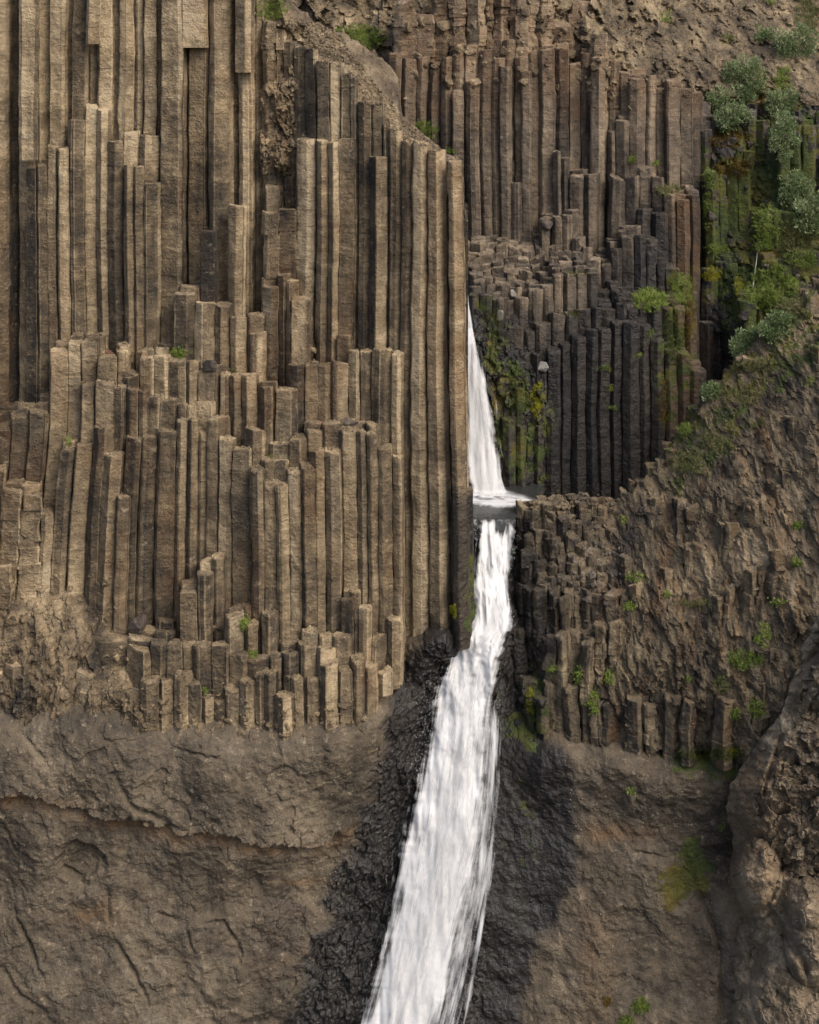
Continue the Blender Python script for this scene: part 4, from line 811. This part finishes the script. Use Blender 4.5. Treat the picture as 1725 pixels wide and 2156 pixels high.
#==ROCKS==
# ------------------------------------------------------------------ loose rock, set on the built surfaces
import bmesh
BVH = BVHTree.FromPolygons(np.concatenate(BV).tolist(), BF)
CAMV = Vector((0, 0, ZC))
def hit(px, py):
    d = Vector((float((px - 862.5) * K), 1.0, float(-(py - PYH) * K))); loc, nor, _, _ = BVH.ray_cast(CAMV, d.normalized())
    if loc is None: return None, None
    if nor.dot(d) > 0: nor = -nor
    return loc, nor
def rock_mesh(i, wet, tone, flat=1.0):
    g = np.random.default_rng(500 + i); bm = bmesh.new()
    pts = g.normal(0, 1, (16, 3)); pts /= np.linalg.norm(pts, axis=1, keepdims=True); pts = np.sign(pts) * np.abs(pts) ** .75 * g.uniform(.8, 1.05, (16, 1)); pts *= np.array([1, g.uniform(.65, 1), g.uniform(.55, .9) * flat])
    for p in pts: bm.verts.new(p.tolist())
    r = bmesh.ops.convex_hull(bm, input=bm.verts); bmesh.ops.delete(bm, geom=[v for v in bm.verts if not v.link_faces], context='VERTS')
    bmesh.ops.bevel(bm, geom=list(bm.edges), offset=.05, segments=1, affect='EDGES')
    me = bpy.data.meshes.new('rock'); bm.to_mesh(me); bm.free(); n = len(me.polygons)
    for k, v in (('tone', np.clip(tone + g.normal(0, .15, n), 0, 1.3)), ('rnd', np.full(n, g.random())), ('wet', np.full(n, wet)), ('ochre', np.full(n, .1 * g.random())), ('moss', np.zeros(n))):
        me.attributes.new(k, 'FLOAT', 'FACE').data.foreach_set('value', v.astype(np.float32))
    return me
LIB = {}
def rocks(parent, poly, n, s0, s1, mat, wet=0.0, tone=.5, sink=.25, seed=1, up=None, aniso=1.0, tilt=1.0):
    g = np.random.default_rng(seed); key = (mat.name, wet, tone)
    if key not in LIB:
        LIB[key] = [rock_mesh(i, wet, tone) for i in range(7)]
        for me in LIB[key]: me.materials.append(mat)
    pl = np.array(poly, float); k = 0; tries = 0
    while k < n and tries < n * 12:
        tries += 1; px, py = g.uniform(pl[:, 0].min(), pl[:, 0].max()), g.uniform(pl[:, 1].min(), pl[:, 1].max())
        if not inpoly(px, py, poly): continue
        loc, nor = hit(px, py)
        if loc is None or (up is not None and nor.z < up): continue
        sz = s0 * (s1 / s0) ** (g.random() ** 1.6) * K * loc.y / 2
        o = bpy.data.objects.new('rock', LIB[key][g.integers(7)]); COL.objects.link(o); o.parent = parent
        o.location = loc - nor * (sz * sink) - Vector(parent['_loc']); o.scale = (sz, sz, sz * aniso); o.rotation_euler = (g.normal(0, .35 * tilt), g.normal(0, .35 * tilt), g.uniform(0, 6.28)); k += 1
def gravel(parent, poly, n, s0, s1, mat, seed, up=.55, tone=.6):
    g = np.random.default_rng(seed); V = []; F = []; pl = np.array(poly, float)
    for _ in range(n * 14):
        if len(F) >= n * 8: break
        px, py = g.uniform(pl[:, 0].min(), pl[:, 0].max()), g.uniform(pl[:, 1].min(), pl[:, 1].max())
        if not inpoly(px, py, poly): continue
        loc, nor = hit(px, py)
        if loc is None or nor.z < up: continue
        sz = g.uniform(s0, s1) * K * loc.y / 2; b = len(V); rot = g.normal(0, 1, (3, 3)); rot, _ = np.linalg.qr(rot)
        base = np.array([[1, 0, 0], [-1, 0, 0], [0, 1, 0], [0, -1, 0], [0, 0, .7], [0, 0, -.7]]) * g.uniform(.6, 1.2, (6, 1)) * sz
        V += list(base @ rot + np.array(loc) + [0, 0, sz * .3]); F += [(b + i, b + j, b + k) for i, j, k in ((0, 2, 4), (2, 1, 4), (1, 3, 4), (3, 0, 4), (2, 0, 5), (1, 2, 5), (3, 1, 5), (0, 3, 5))]
    if not V: return
    n_ = len(F); o = mesh_obj('gravel', V, F, mat, parent, dict(tone=np.repeat(g.uniform(tone - .25, tone + .3, n_ // 8), 8), rnd=np.full(n_, .5), wet=np.zeros(n_), ochre=np.zeros(n_), moss=np.zeros(n_)), coll=False); o['kind'] = 'stuff'
rocks(tal, [(850, -10), (1300, -10), (1290, 190), (860, 170)], 150, 10, 38, M_RUB, 0, .55, .35, 1, aniso=1.35)
rocks(tal, [(1230, -10), (1740, -10), (1740, 215), (1250, 190)], 230, 6, 19, M_RUB, 0, .5, .3, 2)
rocks(backc, [(1270, 180), (1330, 180), (1330, 280), (1290, 270)], 26, 8, 20, M_RUB, 0, .55, .3, 12)
rocks(backc, [(980, 500), (1200, 520), (1250, 600), (1060, 620), (980, 600)], 34, 8, 24, M_BACK, 0, .8, .3, 13, up=.4)
rocks(butt, [(1725, 1310), (1680, 1420), (1640, 1560), (1590, 1690), (1580, 1790), (1660, 1830), (1740, 1930), (1740, 1310)], 120, 9, 26, M_BACK, 0, .62, .45, 3)
rocks(butt, [(1560, 1560), (1640, 1540), (1740, 1900), (1740, 2156), (1540, 2156), (1545, 1780)], 40, 8, 24, M_TUFF, 0, .9, .65, 14)
rocks(left, [(240, 1470), (560, 1500), (780, 1480), (770, 1535), (560, 1565), (300, 1530)], 220, 7, 24, M_BAS, 0, .42, .35, 44)
rocks(left, [(0, 1230), (260, 1320), (300, 1400), (700, 1420), (800, 1400), (790, 1510), (560, 1545), (300, 1510), (0, 1480)], 110, 8, 26, M_BAS, 0, .6, .3, 4)
rocks(left, [(0, 1100), (230, 1150), (260, 1400), (0, 1400)], 50, 10, 34, M_BAS, 0, .68, .45, 15, aniso=1.2)
rocks(left, [(556, 50), (622, 90), (640, 430), (560, 430)], 34, 8, 22, M_BAS, 0, .7, .4, 16)
rocks(low, [(870, 1360), (960, 1290), (985, 1330), (900, 1450), (870, 1650), (800, 1760), (690, 1980), (640, 2150), (760, 2150), (850, 1800), (870, 1600), (820, 1480)], 46, 8, 26, M_GREY, 1.0, .35, .5, 5)
rocks(low, [(1060, 1090), (1100, 1085), (1120, 1240), (1150, 1330), (1130, 1560), (1050, 1560), (1070, 1330)], 80, 10, 34, M_GREY, .95, .45, .3, 6)
rocks(low, [(992, 1030), (1012, 1035), (1030, 1065), (1026, 1085), (1000, 1090)], 12, 12, 26, M_GREY, .95, .4, .2, 7)
rocks(ridge, [(1118, 1048), (1300, 1040), (1310, 1065), (1120, 1075)], 46, 8, 20, M_RIDGE, .2, .65, .2, 8)
rocks(ridge, [(1110, 1090), (1290, 1070), (1330, 1250), (1160, 1370)], 90, 10, 26, M_GREY, .25, .62, .3, 9)
rocks(ridge, [(1300, 1050), (1720, 620), (1720, 1280), (1500, 1560), (1150, 1540)], 100, 10, 30, M_RIDGE, 0, .5, .3, 10)
rocks(gul, [(1480, 230), (1725, 230), (1725, 600), (1580, 720), (1480, 700)], 60, 10, 34, M_GREY, .5, .5, .3, 11, aniso=1.4)
gravel(left, [(100, 590), (830, 700), (840, 1000), (560, 1060), (0, 1060), (0, 850), (100, 720)], 700, 3.5, 8, M_BAS, 21)
gravel(left, [(200, 1230), (800, 1230), (800, 1500), (200, 1500)], 400, 3.5, 8, M_BAS, 22)
gravel(prom, [(560, 20), (700, 60), (850, 250), (960, 340), (850, 300), (700, 160)], 1100, 3.5, 10, M_RUB, 23, .1)
rocks(prom, [(580, 20), (700, 60), (850, 200), (950, 330), (850, 285), (700, 140)], 46, 8, 20, M_RUB, 0, .6, .3, 46)
gravel(low, [(0, 1500), (800, 1500), (700, 2156), (0, 2156)], 1300, 2, 5.5, M_TUFF, 24, -.6, .85)
gravel(low, [(1150, 1590), (1540, 1600), (1500, 2156), (1120, 2156), (1230, 1800)], 900, 2, 5.5, M_TUFF, 25, -.6, .85)

M_RED = rock_material('red_rock', [(.1, (.04, .02, .014)), (.5, (.12, .058, .038)), (.9, (.2, .11, .075))])
M_PALE = rock_material('pale_rock', [(.1, (.07, .066, .06)), (.5, (.17, .16, .145)), (.9, (.30, .285, .26))], striate=.2)
for i, (px, py, w_, h_, mat, wet, tone, label) in enumerate([
    (441, 766, 40, 36, M_GREY, 0, .3, 'dark angular boulder on the third ledge of the left cliff, right of the yellow-green tuft'),
    (740, 886, 36, 22, M_GREY, 0, .35, 'flat dark stone lying on a ledge near the right edge of the left cliff'),
    (655, 736, 26, 18, M_BAS, 0, .6, 'small pale brown stone on the gravelly right-hand ledge of the left cliff'),
    (275, 783, 34, 26, M_BAS, 0, .5, 'rounded brown stone sitting between column tops left of centre'),
    (222, 741, 38, 14, M_RED, 0, .5, 'flat reddish brown stone capping a column top'),
    (290, 1312, 40, 64, M_GREY, 0, .4, 'dark tilted slab leaning above the lowest stumps of the left cliff'),
    (22, 1298, 34, 44, M_BAS, 0, .7, 'round tan boulder at the left picture edge'),
    (454, 1322, 32, 30, M_BAS, 0, .5, 'brown boulder lying at the foot of the short broken columns'),
    (1150, 470, 34, 28, M_GREY, 0, .6, 'grey rounded boulder perched on the back cliff ledge'),
    (1054, 660, 16, 30, M_PALE, 0, .8, 'pale grey upright stone beside the top of the upper fall'),
    (1082, 614, 22, 26, M_PALE, 0, .7, 'pale rounded stone on the ledge right of the upper fall'),
    (1138, 768, 40, 26, M_PALE, .3, .6, 'wet pale boulder halfway down beside the mossy upper fall wall'),
    (1590, 870, 0, 0, None, 0, 0, ''),
    (1018, 1062, 40, 40, M_GREY, .95, .4, 'black wet boulder at the left lip of the pool'),
    (1585, 1705, 0, 0, None, 0, 0, '')]):
    if not w_: continue
    loc, nor = hit(px, py + h_ * .3)
    if loc is None: continue
    me = rock_mesh(40 + i, wet, tone); me.name = 'boulder'; me.materials.append(mat)
    o = bpy.data.objects.new('boulder', me); COL.objects.link(o); k = K * loc.y / 2
    o.scale = (w_ * k * 1.05, w_ * k, h_ * k * 1.25); o.location = loc + Vector((0, w_ * k * .15, h_ * k * .35)); o.rotation_euler = (.1, (.5 if px == 290 else .1), 0); tag(o, label, 'boulder')

#==PLANTS==
def leaves_mesh(pts, dirs, size, g, asp=.5):
    """one pointed leaf (two triangles folded along the rib) per point"""
    n = len(pts); side = np.cross(dirs, g.normal(0, 1, (n, 3))); side /= np.linalg.norm(side, axis=1, keepdims=True) + 1e-9; nr = np.cross(dirs, side)
    L = (size * g.uniform(.6, 1.3, n))[:, None]; V = np.stack([pts, pts + dirs * L * .5 + side * L * asp * .5 + nr * L * .08, pts + dirs * L, pts + dirs * L * .5 - side * L * asp * .5 + nr * L * .08], 1).reshape(-1, 3)
    i = np.arange(n) * 4; return V, [(int(a), int(a) + 1, int(a) + 2, int(a) + 3) for a in i]
def patch_points(cx, cy, rx, ry, n, g, maxdev=1.6, poly=None, up=None):
    pts, nors = [], []; c0, _ = hit(cx, cy)
    for _ in range(n * 3):
        if len(pts) >= n: break
        a, r = g.uniform(0, 6.283), math.sqrt(g.random()); px, py = cx + rx * r * math.cos(a), cy + ry * r * math.sin(a)
        if mnoise.fractal(Vector((px / 9., py / 9., cx * .1)), 1.0, 2.0, 3) + .75 - r * .9 < 0: continue
        loc, nor = hit(px, py)
        if loc is None or (c0 is not None and abs(loc.y - c0.y) > maxdev) or (up is not None and nor.z < up): continue
        pts.append(tuple(loc)); nors.append(tuple(nor))
    return np.array(pts), np.array(nors)
def plant(name, cat, label, cx, cy, rx, ry, mat, n, size, seed, asp=.5, upw=.8, spread=.6, thick=.12, group=None, maxdev=1.6, up=None, droop=0.0, partname='foliage'):
    g = np.random.default_rng(seed); c, nr = hit(cx, cy)
    if c is None: return
    m = max(12, n // 6); pts, nors = patch_points(cx, cy, rx, ry, m, g, maxdev, up=up)
    if len(pts) < 4: return
    idx = g.integers(0, len(pts), n); p = pts[idx] + g.normal(0, .035, (n, 3)) + nors[idx] * (np.abs(g.normal(0, thick, n)) - .01)[:, None]
    d = nors[idx] * .6 + np.array([0, 0, upw]) + g.normal(0, spread, (n, 3)); d[:, 2] -= droop; d /= np.linalg.norm(d, axis=1, keepdims=True)
    V, F = leaves_mesh(p, d, size, g, asp)
    rnd = np.clip(.5 + .28 * fbm(p[:, 0] * 3, p[:, 1] * 3, p[:, 2] * 3, 5, 2) + g.normal(0, .16, n), 0, 1)
    if name == 'moss_patch': o = mesh_obj(name, V, F, mat, None, dict(rnd=rnd), coll=False); return tag(o, label, kind='stuff')
    base = p.mean(0); base[2] = p[:, 2].min(); root = holder(name, [float(q) for q in base], label, cat=cat, group=group)
    o = mesh_obj('blades' if name == 'grass_tuft' else 'leaves', V, F, mat, root, dict(rnd=rnd), coll=False); o['kind'] = 'stuff'; return root
def shrub(label, cx, cy, rx, ry, seed, n=2600, size=.135, group='silvery willow shrubs on the right-hand rocks'):
    g = np.random.default_rng(seed); c, nr = hit(cx, cy)
    if c is None: return
    k = K * c.y; RX, RZ = rx * k, ry * k; cen = np.array(c) + np.array([0, -min(RX, RZ) * .35, 0])
    base = np.array(c) + np.array([0, .05, -RZ * .55])
    root = bpy.data.objects.new('willow_shrub', None); COL.objects.link(root); root.location = base; root['_loc'] = [float(q) for q in base]; tag(root, label, 'shrub', group)
    nb = int(16 + rx * .6); blobs = []
    for i in range(nb):
        a = g.uniform(0, 6.283); r = math.sqrt(g.random()); q = cen + np.array([RX * .86 * r * math.cos(a), -g.uniform(0, .5) * min(RX, RZ), RZ * .86 * r * math.sin(a)]); blobs.append((q, g.uniform(.14, .34) * min(RX, RZ) + .06, g.normal(0, .13)))
    P_, Dd, Rn = [], [], []
    for i in range(n):
        q, r, tn = blobs[g.integers(nb)]; v = g.normal(0, 1, 3); v /= np.linalg.norm(v); p = q + v * r * g.uniform(.55, 1.1); P_.append(p); d = v * .7 + np.array([0, -.15, .55]) + g.normal(0, .45, 3); Dd.append(d / np.linalg.norm(d)); Rn.append(np.clip(.52 + tn + g.normal(0, .18), 0, 1))
    V, F = leaves_mesh(np.array(P_), np.array(Dd), size, g, .42); mesh_obj('crown', V, F, M_WIL, root, dict(rnd=np.array(Rn)), coll=False)
    SV, SF = [], []
    for q, r, tn in blobs[:9]:
        m = 5; b = len(SV)
        for j in range(m):
            t = j / (m - 1); pc = base * (1 - t) + q * t + np.array([0, -.12 * math.sin(t * 3.1), .05 * math.sin(t * 3.1)]); w_ = .028 * (1 - t * .75)
            for a in (0, 2.1, 4.2): SV.append(pc + [w_ * math.cos(a), w_ * math.sin(a), 0])
            if j:
                for a in range(3): SF.append((b + (j - 1) * 3 + a, b + (j - 1) * 3 + (a + 1) % 3, b + j * 3 + (a + 1) % 3, b + j * 3 + a))
    mesh_obj('stem', SV, SF, M_STEM, root, coll=False)
# silvery willows
for i, (cx, cy, rx, ry, n, lab) in enumerate([
    (1562, 158, 46, 52, 4200, 'large silvery green willow shrub on the upper left side of the mossy gully'),
    (1540, 246, 38, 34, 2600, 'grey-green willow shrub directly below the large gully shrub'),
    (1508, 208, 24, 26, 1200, 'small bluish willow sprig at the left rim of the gully'),
    (1668, 94, 48, 46, 3800, 'bluish willow shrub at the top of the gully near the right edge'),
    (1608, 74, 22, 24, 1000, 'little willow sprig left of the topmost gully shrub'),
    (1652, 213, 50, 32, 3000, 'willow shrub spreading over the right side of the gully'),
    (1645, 286, 30, 52, 2600, 'willow shrub hanging down over the dark rock in the gully'),
    (1668, 398, 40, 38, 2800, 'willow shrub at the right edge above the green bank'),
    (1706, 450, 44, 48, 3600, 'broad willow shrub cut by the right picture edge'),
    (1636, 682, 44, 34, 3200, 'lush willow shrub on the crest of the right ridge'),
    (1582, 722, 44, 34, 3000, 'lower half of the willow thicket on the ridge crest'),
    (1500, 824, 26, 19, 1300, 'small round willow bush farther down the ridge crest')]):
    shrub(lab, cx, cy, rx, ry, 300 + i, n)
#==PLANTLIST==
PL = [
 # name, category, label, cx, cy, rx, ry, material, n, leaf size, kwargs
 ('grass_tuft', 'grass', 'bright green grass mat on the skyline of the left cliff top', 752, 84, 62, 32, M_GRS, 5200, .13, dict(asp=.16, thick=.05, spread=.8, maxdev=4)),
 ('grass_tuft', 'grass', 'green grass clump at the top edge of the picture above the crumbled strip', 572, 22, 38, 26, M_GRS, 2000, .12, dict(asp=.16, thick=.05, spread=.8, maxdev=4)),
 ('grass_tuft', 'grass', 'green grass cushion overhanging the sloping right edge of the left cliff', 890, 276, 36, 20, M_GRS, 2200, .12, dict(asp=.16, thick=.05, spread=.8, maxdev=4)),
 ('grass_tuft', 'grass', 'small grass tuft at the very corner of the left cliff top', 945, 322, 16, 9, M_GRS, 420, .16, dict(asp=.14, maxdev=4)),
 ('leafy_tuft', 'tuft', 'yellow-green tuft on the third ledge of the left cliff', 380, 742, 19, 11, M_HRB, 714, .07, dict()),
 ('leafy_tuft', 'tuft', 'bright green tuft on a short stump near the foot of the left cliff', 516, 1314, 12, 12, M_HRB, 544, .07, dict()),
 ('leafy_tuft', 'tuft', 'small bright green tuft below the stump tuft on the left cliff', 530, 1374, 9, 8, M_HRB, 340, .06, dict()),
 ('leafy_tuft', 'tuft', 'tiny green sprig on a ledge at the left side of the left cliff', 144, 932, 8, 7, M_HRB, 204, .06, dict()),
 ('leafy_tuft', 'tuft', 'tiny green sprig among the lowest broken blocks of the left cliff', 430, 1452, 6, 7, M_HRB, 153, .06, dict()),
 ('moss_patch', 'moss', 'faint moss on the small ledge at the centre of the left cliff', 492, 780, 12, 6, M_DRY, 160, .06, dict()),
 ('moss_patch', 'moss', 'faint green moss on gravelly ledge between columns left of the corner', 572, 962, 12, 6, M_MOS, 140, .06, dict()),
 ('moss_patch', 'moss', 'yellow and green moss strip in the crack beside the lower fall', 955, 1284, 7, 28, M_YEL, 420, .08, dict(upw=.1)),
 ('moss_patch', 'moss', 'bright yellow moss hanging right of the upper fall', 1132, 838, 15, 40, M_YEL, 900, .10, dict(upw=-.3)),
 ('moss_patch', 'moss', 'olive green moss on the wet wall behind the upper fall', 1080, 830, 34, 70, M_MOS, 1000, .08, dict(upw=-.3, maxdev=3)),
 ('moss_patch', 'moss', 'dark moss on the upper part of the wall right of the upper fall', 1040, 690, 20, 50, M_MOS, 900, .09, dict(upw=-.2, maxdev=3)),
 ('grass_tuft', 'grass', 'green grass cushion on the ledge in the middle of the dark back cliff', 1368, 632, 38, 24, M_GRS, 2600, .22, dict(asp=.14)),
 ('grass_tuft', 'grass', 'slanting grass strip on the upper ledge at the right of the back cliff', 1404, 402, 28, 12, M_DRY, 800, .18, dict(asp=.14)),
 ('leafy_tuft', 'tuft', 'small green fern on the column wall above the slanting grass strip', 1334, 335, 8, 12, M_HRB, 306, .07, dict()),
 ('leafy_tuft', 'tuft', 'bright small tuft at a notch of the back cliff near the slanting grass', 1380, 342, 8, 6, M_HRB, 221, .07, dict()),
 ('moss_patch', 'moss', 'green moss cushion below the rust-stained column at the back cliff corner', 1438, 608, 26, 34, M_GRS, 1900, .10, dict(maxdev=3)),
 ('moss_patch', 'moss', 'hanging green moss curtain down the corner of the back cliff', 1418, 700, 18, 70, M_MOS, 1400, .11, dict(upw=-.3, maxdev=3)),
 ('moss_patch', 'moss', 'yellow-orange moss band along the back cliff corner', 1452, 660, 12, 80, M_ORG, 1000, .10, dict(upw=-.3, maxdev=3)),
 ('moss_patch', 'moss', 'yellowish moss at the foot of the back cliff corner', 1396, 845, 12, 60, M_ORG, 700, .10, dict(upw=-.3, maxdev=3)),
 ('leafy_tuft', 'tuft', 'small leafy plant on the dark back wall right of the upper fall', 1277, 776, 14, 9, M_HRB, 289, .06, dict()),
 ('leafy_tuft', 'tuft', 'green sprigs on the dark wall below the grass cushion ledge', 1342, 748, 12, 6, M_HRB, 187, .06, dict()),
 ('leafy_tuft', 'tuft', 'small green tuft on the dark wall under the grass cushion', 1370, 704, 9, 9, M_HRB, 204, .06, dict()),
 ('leafy_tuft', 'tuft', 'tiny sprig low on the dark back wall', 1292, 856, 6, 8, M_HRB, 136, .06, dict()),
 ('leafy_tuft', 'tuft', 'tiny sprig midway on the dark back wall', 1290, 818, 5, 8, M_HRB, 119, .06, dict()),
 ('moss_patch', 'moss', 'moss on the pale stair of broken tops in the back cliff', 1215, 575, 26, 6, M_MOS, 260, .08, dict()),
 ('moss_patch', 'moss', 'moss on the small dark ledge under the stair of the back cliff', 1205, 662, 22, 6, M_MOS, 260, .08, dict()),
 ('moss_patch', 'moss', 'rust-orange moss dome in the middle of the gully', 1545, 356, 40, 24, M_ORG, 1500, .11, dict(maxdev=3)),
 ('moss_patch', 'moss', 'green moss fringe left of the orange moss dome', 1494, 380, 18, 30, M_GRS, 900, .11, dict(maxdev=3)),
 ('moss_patch', 'moss', 'orange and brown moss band below the upper gully shrubs', 1540, 292, 50, 20, M_ORG, 1500, .11, dict(maxdev=3)),
 ('moss_patch', 'moss', 'golden moss beside the large gully shrub', 1604, 190, 14, 40, M_ORG, 900, .11, dict(maxdev=3)),
 ('moss_patch', 'moss', 'green moss tongue between the gully shrubs', 1648, 168, 20, 36, M_GRS, 1100, .12, dict(maxdev=3)),
 ('grass_tuft', 'grass', 'olive grass bank at the top right corner', 1700, 36, 26, 44, M_DRY, 1600, .22, dict(asp=.14, maxdev=4)),
 ('grass_tuft', 'grass', 'bright green grass bank hanging left of the big right-edge shrub', 1616, 480, 28, 52, M_GRS, 3000, .22, dict(asp=.14, upw=.2, maxdev=3)),
 ('grass_tuft', 'grass', 'olive grass bank below the big right-edge shrub', 1680, 505, 52, 40, M_DRY, 3600, .20, dict(asp=.14, maxdev=3)),
 ('grass_tuft', 'grass', 'large vivid green mossy bank above the ridge crest', 1625, 608, 56, 50, M_GRS, 5200, .17, dict(asp=.2, maxdev=3)),
 ('grass_tuft', 'grass', 'green bank at the right edge just above the ridge', 1690, 548, 34, 18, M_GRS, 1200, .18, dict(asp=.14, maxdev=3)),
 ('moss_patch', 'moss', 'golden moss shelf in the shadowed lower gully', 1500, 578, 26, 16, M_YEL, 900, .10, dict(maxdev=3)),
 ('moss_patch', 'moss', 'green moss shelf under the gully columns', 1510, 524, 26, 14, M_GRS, 800, .11, dict(maxdev=3)),
 ('moss_patch', 'moss', 'green moss streak on the gully columns', 1490, 440, 12, 44, M_GRS, 800, .10, dict(maxdev=3, upw=-.2)),
 ('moss_patch', 'moss', 'small green tufts on the mossy gully columns', 1553, 430, 10, 30, M_HRB, 408, .07, dict(maxdev=3)),
 ('moss_patch', 'moss', 'yellow moss spot in the deep gully shade', 1556, 600, 10, 22, M_YEL, 400, .10, dict(maxdev=3)),
 ('grass_tuft', 'grass', 'dry olive grass on the upper crest of the right ridge', 1668, 650, 46, 22, M_DRY, 1500, .17, dict(asp=.14)),
 ('grass_tuft', 'grass', 'olive grass strip under the crest willows', 1590, 770, 50, 14, M_DRY, 1200, .15, dict(asp=.14)),
 ('grass_tuft', 'grass', 'dry grass along the ridge right of the small willow bush', 1560, 830, 60, 26, M_DRY, 1200, .13, dict(asp=.14, up=.2)),
 ('grass_tuft', 'grass', 'yellow-green grass patch midway down the ridge crest', 1447, 908, 18, 16, M_GRS, 700, .15, dict(asp=.14)),
 ('grass_tuft', 'grass', 'dry grass patch on the lower ridge shoulder', 1452, 975, 50, 30, M_DRY, 1800, .14, dict(asp=.14, up=.2)),
 ('grass_tuft', 'grass', 'thin dry grass on the ridge slope below the shoulder', 1510, 925, 40, 30, M_DRY, 900, .13, dict(asp=.14, up=.2)),
 ('leafy_tuft', 'tuft', 'small green tuft near the pool end of the ridge', 1315, 1100, 8, 8, M_HRB, 204, .06, dict()),
 ('leafy_tuft', 'tuft', 'green moss line on a ledge right of the grey blocks', 1340, 1216, 24, 8, M_GRS, 260, .09, dict()),
 ('leafy_tuft', 'tuft', 'bright round tuft in the middle of the ridge face', 1328, 1277, 12, 10, M_HRB, 442, .07, dict()),
 ('leafy_tuft', 'tuft', 'small green tuft above the long dry ledge of the ridge', 1405, 1256, 10, 8, M_HRB, 272, .06, dict()),
 ('grass_tuft', 'grass', 'dry moss on the long ledge of the ridge face', 1462, 1272, 44, 8, M_DRY, 700, .10, dict(asp=.2)),
 ('leafy_tuft', 'tuft', 'green plant column on the wall right of the lower fall', 1219, 1420, 10, 24, M_HRB, 612, .07, dict(upw=.2)),
 ('leafy_tuft', 'tuft', 'long hanging green plant near the base of the ridge', 1252, 1480, 9, 30, M_HRB, 714, .07, dict(upw=.2)),
 ('leafy_tuft', 'tuft', 'small green plant nearest the lower fall', 1166, 1410, 7, 12, M_HRB, 289, .07, dict()),
 ('leafy_tuft', 'tuft', 'green plant right of the hanging plant near the ridge base', 1284, 1430, 12, 12, M_HRB, 374, .07, dict()),
 ('moss_patch', 'moss', 'yellow moss in the black corner right of the lower fall', 1118, 1478, 8, 34, M_YEL, 380, .09, dict(upw=-.2, maxdev=3)),
 ('grass_tuft', 'grass', 'green and olive moss cushion beside the dark slabs near the buttress', 1570, 1390, 40, 18, M_GRS, 1300, .13, dict(asp=.2)),
 ('leafy_tuft', 'tuft', 'green streak climbing above the moss cushion by the dark slabs', 1608, 1340, 14, 26, M_HRB, 714, .07, dict()),
 ('leafy_tuft', 'tuft', 'green leafy plant by the lower right buttress', 1598, 1494, 22, 20, M_HRB, 714, .07, dict()),
 ('leafy_tuft', 'tuft', 'pair of round green tufts left of the buttress plant', 1548, 1502, 14, 10, M_HRB, 442, .07, dict()),
 ('leafy_tuft', 'tuft', 'green tuft at the right picture edge on the ridge', 1678, 1188, 16, 8, M_GRS, 260, .10, dict()),
 ('leafy_tuft', 'tuft', 'bright tuft high on the right side of the ridge', 1682, 1110, 12, 7, M_HRB, 306, .07, dict()),
 ('leafy_tuft', 'tuft', 'thin green line of plants right of the long dry ledge', 1640, 1270, 22, 6, M_GRS, 240, .09, dict()),
 ('moss_patch', 'moss', 'small yellow-green spots low on the ridge face', 1520, 1440, 16, 22, M_GRS, 260, .09, dict()),
 ('moss_patch', 'moss', 'little green moss spot left of the yellow-green spots', 1450, 1430, 7, 6, M_HRB, 153, .06, dict()),
 ('moss_patch', 'moss', 'mossy strip along the seam above the smooth right rock', 1500, 1588, 80, 16, M_MOS, 1400, .09, dict(maxdev=3)),
 ('moss_patch', 'moss', 'yellow-green moss dots on the seam near the buttress', 1548, 1582, 26, 10, M_YEL, 200, .08, dict(maxdev=3)),
 ('moss_patch', 'moss', 'olive moss patch on the smooth lower right rock', 1452, 1850, 44, 60, M_MOS, 700, .07, dict(upw=.2)),
 ('leafy_tuft', 'tuft', 'tiny green plant in a crack of the smooth right rock', 1330, 1664, 8, 8, M_HRB, 221, .06, dict()),
 ('leafy_tuft', 'tuft', 'tiny green plant beside the narrow buttress cleft', 1520, 1740, 7, 7, M_HRB, 153, .06, dict()),
 ('leafy_tuft', 'tuft', 'green leafy clump at the bottom picture edge', 1348, 2118, 22, 18, M_HRB, 884, .07, dict()),
 ('leafy_tuft', 'tuft', 'low green clump cut by the bottom picture edge', 1318, 2148, 20, 10, M_HRB, 510, .07, dict()),
 ('moss_patch', 'moss', 'orange-green moss spot left of the bottom clump', 1278, 2108, 10, 14, M_ORG, 260, .09, dict()),
 ('leafy_tuft', 'tuft', 'green spot on the scree above the back cliff', 1402, 40, 14, 14, M_GRS, 200, .12, dict(maxdev=4)),
 ('leafy_tuft', 'tuft', 'faint green patch on the scree left of the gully', 1532, 82, 16, 8, M_DRY, 180, .12, dict(maxdev=4)),
 ('leafy_tuft', 'tuft', 'green tuft on the scree at the top picture edge', 1620, 5, 10, 6, M_GRS, 140, .12, dict(maxdev=4)),
]
for i, (nm, cat, lab, cx, cy, rx, ry, mat, n, size, kw) in enumerate(PL):
    if nm == 'moss_patch': kw = dict(dict(thick=.035, spread=.8), **kw); n = int(n * 2.2); size *= .62
    o = plant(nm, cat, lab, cx, cy, rx, ry, mat, n, size, 700 + i, **kw)
# thin trickle in the gully
TR = [(440, 1598, 1600), (500, 1596, 1598), (560, 1589, 1591), (600, 1584, 1587), (640, 1583, 1585)]
o = fall('trickle', TR, [(440, 72.0), (520, 71.6), (640, 69.8)], M_MIST, None, 470, 640, .8, .12, .02, 6, 4, .02, 2.2, False, 9); tag(o, 'thin trickle of water in the mossy gully', kind='structure')
for o in bpy.data.objects:
    if '_loc' in o: del o['_loc']
